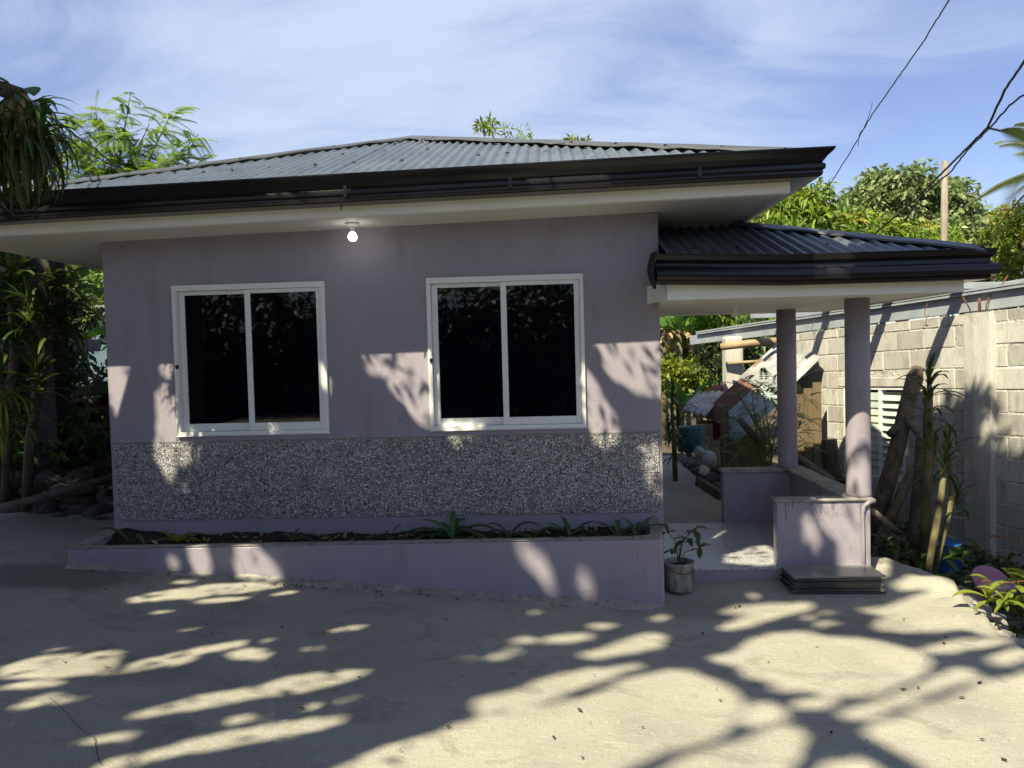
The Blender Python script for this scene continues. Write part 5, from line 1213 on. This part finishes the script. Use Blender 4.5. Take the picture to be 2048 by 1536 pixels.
# dracaena thicket
for stem, heads, lab, m_, n_, rad in (
    ([P(52, 1000, 6.6, -.1), P(60, 880, 6.6), P(80, 760, 6.6), P(88, 660, 6.6)], [P(92, 620, 6.6), P(60, 640, 6.5), P(120, 660, 6.7), P(75, 760, 6.5)], 'broad leafed dracaena with forked trunk in the left shade', LM_drac, 24, .04),
    ([P(10, 1000, 6.9, -.1), P(18, 850, 6.9), P(30, 700, 6.9), P(22, 600, 6.9)], [P(20, 570, 6.9), P(50, 590, 7.0), P(-10, 600, 6.8), P(30, 680, 6.8)], 'tall dracaena at the left frame edge', LM_drac, 24, .04),
    ([P(95, 930, 7.4, -.1), P(100, 830, 7.4), P(108, 720, 7.4), P(98, 600, 7.4)], [P(95, 560, 7.4), P(70, 575, 7.4), P(118, 590, 7.4)], 'dracaena in front of the concrete post', LM_drac, 21, .05),
    ([P(-20, 1000, 6.2, -.1), P(-12, 900, 6.2), P(0, 800, 6.2)], [P(2, 770, 6.2), P(15, 860, 6.2)], 'low dracaena at the lower left edge', LM_drac, 18, .045)):
    dracaena('dracaena', lab, stem, heads, m_, n_, rad=rad, bark='bark', sc=(.7, 1.15), group='dracaenas in the left garden')
for i, (px, py, Y, n_) in enumerate(((95, 880, 7.8, 14), (60, 930, 7.4, 14), (130, 900, 8.2, 12), (160, 760, 8.4, 12), (195, 755, 8.5, 10), (30, 930, 7.0, 14))):
    q = P(px, py, Y); t = empty('weed', q, 'dark leafy undergrowth plant %s' % ('below the dracaena trunk', 'by the big angular rock', 'in front of the retaining wall', 'on top of the retaining wall', 'on the wall top next to the house corner', 'behind the large left rock')[i], 'plant', 'undergrowth at left')
    rosette(t, q, LM_drac if i % 2 else LM_strap, n_, -10, 70, .5 if i % 2 else .9, .8 if i % 2 else 1.5)
q = P(6, 800, 5.9); t = empty('spiky_grass', q, 'yellow-green clump with drooping narrow leaves at the left edge', 'plant')
LM_yel = leafmeshes(M['croton'], [(.38, .018, 120), (.42, .02, 140), (.34, .017, 100)])
rosette(t, q, LM_yel, 26, -10, 70, .8, 1.2)
q = P(4, 860, 5.9); rosette(t, q, LM_yel, 14, 0, 80, .8, 1.1)
# banana leaves behind the garden
q = P(108, 640, 8.8); t = empty('banana_plant', (q.x, 8.9, 1.4), 'banana plant with a torn hanging leaf beside the concrete post', 'plant', 'banana plants')
MB().tube([(q.x, 8.9, 1.3), (q.x+.02, 8.9, 2.2), (q.x, 8.9, 2.75)], [.08, .065, .04], 9).obj('stem', M['bark_green'], t, True)
for k, (a, tl_, s_) in enumerate(((-100, 10, .55), (-60, 25, .55), (40, 5, .6), (130, 10, .6), (-150, 20, .6))): inst('leaf', LM_ban[k % 4], t, (q.x, 8.9, 2.7), (R(-tl_), 0, R(a)), (s_,)*3)
q = P(150, 690, 8.6); t = empty('banana_plant', q, 'young banana plant with one broad dark leaf near the house corner', 'plant', 'banana plants')
for k, (a, tl_, s_) in enumerate(((-95, 25, .5), (-70, 50, .42), (60, 30, .45))): inst('leaf', LM_ban[2], t, q, (R(-tl_), 0, R(a)), (s_,)*3)
def f7():
    y = random.uniform(7.2, 9.6); x = random.uniform(-8, -4.0); return x, y, (terrain_z(x, y) if y < 8.7 else 1.55)+random.uniform(0, .3)
scatter_leaves('undergrowth', f7, 2600, .13, .05, 'crown_dark', .5)

# tree with hanging strap leaves at the top left, its trunk stands just outside the frame
A = P(45, 192, 4.72)
t = empty('screw_pine', (-4.15, 4.6, .4), 'screw pine tree hanging its long drooping leaves over the left eave', 'tree')
MB().tube([(-4.2, 4.6, .1), (-4.15, 4.6, 1.6), (-4.0, 4.65, 3.0), (-3.75, 4.7, 3.7), tuple(A)], [.11, .095, .08, .07, .05], 10, jit=.06).obj('trunk', M['bark'], t, True)
for i, (px, py, Y) in enumerate(((8, 262, 4.65), (40, 275, 4.6), (66, 268, 4.75), (28, 250, 4.85), (82, 262, 4.8), (-25, 280, 4.7), (55, 235, 4.7), (15, 320, 4.7), (60, 318, 4.65), (-10, 235, 4.8), (30, 300, 4.6), (-5, 300, 4.65), (75, 290, 4.7), (45, 300, 4.85))):
    e = P(px, py, Y); MB().tube([A, A.lerp(e, .4)+Vector((0, 0, .03)), e], [.03, .024, .02], 7).obj('branch', M['dry'], t, True)
    rosette(t, e, LM_hang, 30, -25, 100, .45, .85)
LM_heart = leafmeshes(M['banana'], [(.16, .13, 50), (.14, .12, 80)])
for k in range(14): inst('vine_leaf', random.choice(LM_heart), t, P(random.uniform(-10, 95), random.uniform(175, 270), 4.72+random.uniform(-.1, .15)), (R(random.uniform(-110, -20)), random.uniform(-.5, .5), random.uniform(0, 6.28)))
# feathery tree behind the roof
t = empty('feathery_tree', (P(230, 700, 13).x, 13, 0), 'sunlit feathery leaved tree rising behind the left slope of the roof', 'tree')
b = MB(); bb = P(235, 470, 13); b.tube([(bb.x, 13, -.2), (bb.x+.1, 13, 1.8), tuple(bb)], [.12, .10, .08], 8)
bs, ds, ls = [], [], []
for px, py, Y in ((130, 240, 13), (190, 210, 13.2), (262, 182, 12.8), (345, 222, 13), (398, 268, 12.9), (90, 305, 13.1), (300, 245, 13.2), (228, 262, 12.7), (408, 318, 13), (160, 290, 12.8), (350, 300, 12.8), (270, 300, 12.9), (110, 255, 13.3), (60, 320, 13)):
    e = P(px, py, Y); m1 = bb.lerp(e, .45)+Vector((random.uniform(-.15, .15), 0, .12)); b.tube([bb, m1, e], [.03, .018, .006], 5)
    for k in range(44):
        u = random.uniform(.38, 1.0); q = (bb.lerp(m1, u/.45) if u < .45 else m1.lerp(e, (u-.45)/.55)); d = rdir(1, .0)[0]*np.array([1, 1, .55])+np.array([(e-bb).normalized().x*.5, 0, .12]); bs.append(tuple(q)); ds.append(d); ls.append(random.uniform(.28, .55))
b.obj('trunk', M['bark_green'], t, True)
inst('crown', fronds('crown', bs, ds, ls, 'feather', 14, .10, .024, .4), t, kind='stuff')

# ------------------------------------------------------------------ shade trees behind and beside the camera
# sun flecks seen in the photograph: the crowns have gaps where these rays pass
GROUND = [
 [(240,1205),(280,1187),(420,1167),(490,1162),(565,1166),(550,1172),(450,1185),(350,1195)], [(330,1164),(360,1157),(395,1157),(365,1166)],
 [(340,1205),(450,1192),(570,1185),(605,1177),(575,1179),(500,1190),(480,1197),(400,1205)], [(250,1227),(345,1216),(340,1220),(280,1227)],
 [(345,1255),(395,1250),(390,1256),(350,1258)], [(655,1259),(735,1247),(732,1254),(670,1262)], [(690,1200),(715,1195),(715,1205),(695,1206)],
 [(65,1296),(155,1287),(150,1291),(85,1299)], [(0,1322),(125,1307),(255,1297),(215,1315),(240,1327),(200,1340),(100,1355),(60,1350),(0,1352)],
 [(195,1350),(280,1320),(350,1307),(450,1285),(500,1280),(590,1267),(525,1280),(450,1295),(390,1310),(380,1325),(300,1332),(250,1345)],
 [(445,1315),(480,1297),(520,1297),(555,1299),(520,1315),(460,1314)], [(595,1297),(650,1287),(685,1286),(645,1297)],
 [(0,1370),(75,1360),(145,1361),(100,1369),(30,1375),(0,1380)], [(45,1395),(120,1383),(115,1389),(50,1397)], [(155,1375),(210,1369),(200,1376),(160,1380)],
 [(0,1415),(70,1400),(165,1392),(140,1400),(50,1415),(0,1421)], [(0,1450),(55,1441),(30,1455),(0,1460)],
 [(220,1435),(300,1420),(425,1385),(515,1375),(550,1357),(650,1340),(745,1335),(700,1355),(625,1375),(500,1395),(410,1415),(320,1427),(240,1437)],
 [(200,1385),(270,1375),(265,1380),(210,1389)], [(445,1445),(475,1432),(545,1420),(500,1437),(460,1446)], [(595,1417),(620,1405),(645,1405),(620,1417)], [(655,1405),(690,1390),(740,1386),(710,1400),(665,1409)],
 [(100,1560),(280,1505),(400,1475),(500,1455),(600,1440),(700,1430),(690,1442),(575,1465),(450,1490),(325,1512),(225,1540)], [(145,1485),(190,1475),(300,1460),(250,1475),(160,1490)], [(0,1515),(50,1505),(95,1497),(60,1511),(0,1520)],
 [(1024,1422),(1100,1410),(1174,1390),(1250,1355),(1304,1345),(1344,1335),(1384,1340),(1424,1360),(1464,1375),(1481,1400),(1474,1430),(1449,1460),(1404,1480),(1324,1500),(1180,1570),(600,1570),(760,1490),(860,1470),(940,1440)],
 [(1024,1410),(1024,1385),(1099,1350),(1174,1335),(1234,1330),(1294,1322),(1289,1330),(1234,1340),(1224,1350),(1149,1375),(1074,1405)], [(930,1400),(1024,1380),(1024,1415),(960,1422)],
 [(1404,1320),(1474,1300),(1504,1275),(1554,1265),(1599,1262),(1649,1272),(1724,1277),(1774,1285),(1824,1300),(1864,1320),(1849,1340),(1804,1365),(1749,1385),(1699,1390),(1624,1380),(1524,1377),(1574,1365),(1484,1350),(1489,1330),(1449,1322)],
 [(1429,1225),(1474,1212),(1524,1209),(1634,1205),(1624,1215),(1549,1235),(1474,1255),(1439,1254),(1474,1237),(1504,1225)], [(1599,1235),(1664,1220),(1669,1225),(1614,1237)], [(1604,1257),(1674,1237),(1699,1235),(1664,1247),(1614,1261)],
 [(1709,1220),(1774,1212),(1874,1180),(1764,1180),(1769,1175),(1824,1155),(1874,1160),(1949,1195),(1999,1230),(2014,1255),(2004,1280),(1924,1260),(1824,1262),(1749,1260),(1754,1245),(1774,1230)],
 [(1829,1300),(1899,1285),(1999,1280),(2024,1295),(1924,1302),(1874,1305)], [(1654,1430),(1724,1410),(1824,1375),(1914,1335),(1974,1350),(1899,1370),(1799,1410),(1724,1435)], [(1974,1325),(2024,1310),(2070,1312),(2044,1330),(1989,1335)],
 [(1719,1460),(1774,1440),(1874,1400),(1974,1365),(2080,1345),(2080,1570),(1899,1570),(1824,1510),(1764,1480)], [(1484,1450),(1494,1410),(1534,1400),(1574,1425),(1554,1440),(1514,1450)],
 [(1274,1570),(1374,1510),(1499,1475),(1564,1450),(1599,1452),(1614,1475),(1599,1500),(1549,1560)], [(1574,1405),(1624,1395),(1684,1390),(1649,1415),(1589,1415)], [(1624,1560),(1654,1520),(1749,1515),(1774,1560)],
 [(1039,1222),(1074,1220),(1069,1227)], [(1169,1252),(1194,1242),(1229,1245),(1199,1255)], [(1284,1237),(1324,1227),(1336,1230),(1314,1242)], [(1079,1277),(1124,1267),(1189,1265),(1164,1277),(1099,1285)], [(1159,1305),(1199,1295),(1249,1280),(1294,1260),(1329,1267),(1319,1290),(1264,1300),(1199,1312),(1169,1315)],
 [(1024,1275),(1074,1272),(1069,1280),(1024,1282)], [(905,1316),(960,1309),(1010,1306),(1024,1290),(1040,1300),(1000,1315),(920,1318)], [(1490,1190),(1520,1186),(1525,1194),(1500,1196)],
]
WALLP = [
 [(205,695),(249,695),(253,850),(235,832),(216,805)], [(312,775),(345,775),(362,880),(335,885),(312,885)], [(314,690),(346,690),(346,765),(330,740),(314,760)],
 [(310,888),(330,886),(400,885),(395,910),(365,925),(345,915),(345,945),(348,968),(340,968),(325,940),(311,915)], [(370,980),(376,972),(392,990),(382,998)], [(384,948),(395,946),(398,956),(388,958)],
 [(722,670),(865,655),(866,850),(842,850),(822,832),(805,800),(780,780),(762,742),(728,742)], [(1172,645),(1322,635),(1326,772),(1312,792),(1282,782),(1240,762),(1215,742),(1198,700)],
 [(1168,735),(1200,768),(1168,785)], [(1166,800),(1200,785),(1228,825),(1240,868),(1182,868)], [(1180,870),(1235,868),(1240,885),(1195,890)],
 [(380,850),(440,850),(435,870),(382,872)], [(525,850),(545,850),(568,870),(545,870)], [(880,838),(968,838),(968,858),(885,860)], [(895,868),(935,866),(935,890),(905,895)],
 [(1285,895),(1322,880),(1322,990),(1306,985),(1290,950)], [(640,720),(652,715),(658,790),(648,790)]]
PLANTP = [[(380,1092),(412,1088),(424,1110),(422,1160),(402,1155),(385,1120)], [(345,1112),(352,1112),(362,1150),(340,1142)], [(480,1092),(512,1090),(555,1130),(567,1168),(478,1162),(476,1130)],
 [(1035,1080),(1048,1080),(1102,1135),(1088,1155),(1060,1140),(1040,1110)], [(1140,1143),(1162,1138),(1188,1165),(1182,1188),(1155,1172)], [(1080,1150),(1095,1150),(1120,1190),(1100,1190)]]
LOWP = [[(1640,1000),(1770,990),(1770,1150),(1672,1150),(1685,1085),(1640,1055)], [(1600,1040),(1625,1030),(1640,1090),(1615,1100)]]
COLP = [[(1685,760),(1745,760),(1745,890),(1685,895)], [(1688,925),(1745,918),(1745,1000),(1690,1000)]]
SLABP = [[(1450,1112),(1500,1095),(1532,1090),(1560,1112),(1552,1132),(1452,1127)]]
UV0, UV1, DU = (-9.0, -4.0), (5.0, 13.0), .02
GU, GV = int((UV1[0]-UV0[0])/DU), int((UV1[1]-UV0[1])/DU)
LIT = np.zeros((GU, GV), bool)
def uv(p): return (p[0]+SA*p[2], p[1]+SB*p[2])
def mark(poly):
    q = np.array(poly); i0, j0 = np.floor((q.min(0)-UV0)/DU).astype(int); i1, j1 = np.ceil((q.max(0)-UV0)/DU).astype(int)
    i0, j0 = max(i0, 0), max(j0, 0); i1, j1 = min(i1, GU), min(j1, GV)
    if i1 <= i0 or j1 <= j0: return
    X, Y = np.meshgrid(UV0[0]+(np.arange(i0, i1)+.5)*DU, UV0[1]+(np.arange(j0, j1)+.5)*DU, indexing='ij'); ins = np.zeros(X.shape, bool)
    for a, c in zip(q, np.roll(q, -1, 0)):
        cr = ((a[1] > Y) != (c[1] > Y)) & (X < (c[0]-a[0])*(Y-a[1])/(c[1]-a[1]+1e-12)+a[0]); ins ^= cr
    LIT[i0:i1, j0:j1] |= ins
def hitg(px, py):
    z = .15
    for _ in range(6): p = atz(px, py, z); z = g(p.x, p.y)+.01
    return p
def dens(poly, f, n=5):
    out = []
    for a, c in zip(poly, poly[1:]+poly[:1]):
        for k in range(n): out.append(uv(f(a[0]+(c[0]-a[0])*k/n, a[1]+(c[1]-a[1])*k/n)))
    return out
for poly in GROUND: mark(dens(poly, hitg))
for poly in WALLP: mark(dens(poly, lambda x, y: at(x, y, YW-.01)))
for poly in PLANTP: mark(dens(poly, lambda x, y: at(x, y, 5.31)))
for poly in LOWP: mark(dens(poly, lambda x, y: at(x, y, 5.83)))
for poly in COLP: mark(dens(poly, lambda x, y: at(x, y, 5.87)))
for poly in SLABP: mark(dens(poly, lambda x, y: atz(x, y, .187)))
# sunlit weeds by the broken edge, drum and spiky plant tips
for (px, py, Y, r_) in ((2020, 1195, 4.95, .16), (2045, 1190, 4.9, .12), (1985, 1160, 5.2, .08), (1880, 1090, 6.2, .12), (1900, 1000, 6.2, .10), (1862, 1110, 6.1, .08)):
    c = uv(P(px, py, Y)); mark([(c[0]+r_*math.cos(a)*random.uniform(.7, 1.2), c[1]+r_*math.sin(a)*random.uniform(.7, 1.2)) for a in spaced(0, 5.8, 10)])
def isl(u, v):
    i = np.clip(((u-UV0[0])/DU).astype(int), 0, GU-1); j = np.clip(((v-UV0[1])/DU).astype(int), 0, GV-1); return LIT[i, j]
CF, CR_, CU = np.array(_f), np.array(_r), np.array(_u)
def inframe(Pn):
    d = Pn-np.array(CAM); zc_ = d@CF; x = FPX*(d@CR_)/np.maximum(zc_, 1e-3); y = FPX*(d@CU)/np.maximum(zc_, 1e-3)
    return (zc_ > 0) & (np.abs(x) < 1130) & (np.abs(y) < 870)
TREES = [((-5.3, .6), 'shade tree left of the driveway'), ((-3.0, -3.2), 'shade tree behind the viewpoint'), ((1.4, -3.8), 'shade tree behind and right of the viewpoint'), ((-7.6, -2.0), 'shade tree far left behind the viewpoint'), ((-7.4, 4.4), 'shade tree left of the dark garden')]
def canopy(n, ur, vr, zr, L=.27, W=.10, stray=0.0):
    u = RNG.uniform(*ur, n); v = RNG.uniform(*vr, n); z = RNG.uniform(*zr, n)
    Pn = np.stack([u-SA*z, v-SB*z, z], 1); D = rdir(n); D[:, 2] = D[:, 2]*.4-.15; N = rdir(n, 1.5); l = L*RNG.uniform(.6, 1.2, n)
    V, T = leafset(Pn, D, N, l, W*l/L, .12); V5 = V.reshape(n, 5, 3)
    bad = inframe(Pn)
    lit = np.zeros(n, int)
    pk = [V5[:, k] for k in range(5)]+[(V5[:, a]+V5[:, c])/2 for a, c in ((0, 4), (4, 2))]
    for q in pk: lit += isl(q[:, 0]+SA*q[:, 2], q[:, 1]+SB*q[:, 2])
    ok = ~bad & ((lit == 0) | (RNG.random(n) < stray))
    return V5[ok], Pn[ok]
parts = [canopy(20000, (-6.2, -.5), (2.6, 7.30), (4.4, 7.2)), canopy(13000, (-.9, 3.7), (2.6, 6.3), (7.0, 10.5)), canopy(2500, (-6.5, 3.6), (-2.0, 2.7), (4.8, 8.6)), canopy(15000, (-8.6, -3.62), (6.6, 12.2), (4.6, 9.0)), canopy(2500, (3.5, 5.0), (1.5, 6.0), (5.5, 8.0)),
         canopy(85000, (-4.4, -.5), (2.9, 7.30), (4.2, 6.2), .105, .042, .012), canopy(70000, (-.7, 3.6), (2.9, 6.2), (7.0, 10.0), .11, .045, .0), canopy(34000, (-.8, 3.6), (6.0, 7.30), (4.3, 6.4), .13, .045, .022),
         canopy(3500, (-5.0, 3.2), (7.08, 7.30), (4.2, 6.0), .13, .055)]
def inpoly(u, v, q):
    ins = np.zeros(u.shape, bool)
    for (ax, ay), (cx, cy) in zip(q, q[1:]+q[:1]): ins ^= ((ay > v) != (cy > v)) & (u < (cx-ax)*(v-ay)/(cy-ay+1e-12)+ax)
    return ins
qv, qp = canopy(17000, (3.2, 5.4), (5.2, 9.0), (5.0, 8.2), .2, .08)          # branches that shade the foot of the block wall
cu, cv = qp[:, 0]+SA*qp[:, 2], qp[:, 1]+SB*qp[:, 2]
wob = .09*np.sin(cu*9+cv*5)+.06*np.sin(cv*17)
sel = inpoly(cu+wob, cv+wob, [(3.35, 7.9), (3.75, 8.45), (4.12, 8.75), (4.5, 7.1), (5.3, 6.0), (4.2, 5.2), (3.3, 6.6)]); parts.append((qv[sel], qp[sel]))
V5 = np.concatenate([q[0] for q in parts]); Pn = np.concatenate([q[1] for q in parts])
ctr = np.array([[x, y] for (x, y), _ in TREES]); own = np.argmin(((Pn[:, None, :2]-(ctr[None]+np.array([.8, .6])))**2).sum(2), 1)
for i, ((x, y), lab) in enumerate(TREES):
    t = empty('shade_tree', (x, y, 0), lab, 'tree', 'shade trees around the viewpoint'); sel = own == i; Vs = V5[sel]; m = len(Vs)
    b = MB(); z0 = terrain_z(x, y) if y > -9 else 0; fk = Vector((x+.2, y+.15, 4.2)); b.tube([(x, y, z0-.2), (x, y, z0+.2), (x+.08, y-.05, 2.4), fk], [.26, .22, .18, .16], 10, jit=.04)
    for k in range(9):
        q = Vs[RNG.integers(m), 0]; e = Vector(q); mid = fk.lerp(e, .5)+Vector((0, 0, .3))
        pts = np.array([[*fk.lerp(mid, s_/12)] for s_ in range(13)]+[[*mid.lerp(e, s_/12)] for s_ in range(13)])
        if inframe(pts).any() or isl(pts[:, 0]+SA*pts[:, 2], pts[:, 1]+SB*pts[:, 2]).any(): continue
        b.tube([fk-Vector((0, 0, .1)), mid, e], [.09, .05, .015], 6)
    b.obj('trunk', M['bark'], t, True)
    base = np.arange(m)[:, None]*5; T = np.concatenate([base+np.array([[0, 1, 4]]), base+np.array([[1, 2, 4]]), base+np.array([[0, 4, 3]]), base+np.array([[4, 2, 3]])], 1).reshape(-1, 3)
    inst('crown', npmesh('crown', Vs.reshape(-1, 3), T, M['crown_shade'], np.repeat(RNG.random(m), 4)), t, kind='stuff')
# dark trees round the yard (rear row seen only as reflections in the panes; left one added unseen to cut side light; all close off the low sky)
for i, (x, y, h) in enumerate(((-8, -8.5, 3.7), (-4.2, -9, 4.0), (-.4, -9.3, 3.8), (3.4, -9, 4.0), (7.2, -8, 3.7), (-11, -4, 3.6))):
    ax, ay = (2.3, 1.3) if i < 5 else (1.3, 2.9)
    tree('hedge_tree', 'dense dark tree closing the yard, %s' % ('at the left rear corner', 'second along the rear', 'in the middle of the rear', 'fourth along the rear', 'at the right rear corner', 'added out of view on the left to cut side light')[i], (x, y, 0), [((x, y, h*.6), (ax, ay, h*.42)), ((x+.6, y+.2, h*.22), (ax*1.1, ay, h*.26))], 'crown_dark', 230, 24, .38, .16, .5, .9, group='trees round the yard', trunk_r=.2)

# ------------------------------------------------------------------ litter on the concrete
b = MB()
for k in range(300):
    x = random.uniform(-3.6, 2.5); y = random.uniform(3.0, 5.9)
    if random.random() < .35: x, y = random.uniform(-3.2, .6), 5.24+random.gauss(0, .05)
    if y > 5.22 and -3.45 < x < .8: y = 5.2
    z = g(x, y)+.012*nz(x, y, .8, 1)+.004*nz(x, y, 3, 2)+.008; a = random.uniform(0, 6.28); l = random.choice((.006, .008, .01, .014, .02))
    u = Vector((math.cos(a), math.sin(a), random.uniform(-.1, .3)))*l; v = Vector((-math.sin(a), math.cos(a), random.uniform(-.1, .2)))*l*.5; c = Vector((x, y, z+.004))
    b.add([c-u, c+v, c+u, c-v], [(0, 1, 2, 3)])
b.obj('leaf_litter', M['litter'], None, kind='stuff')
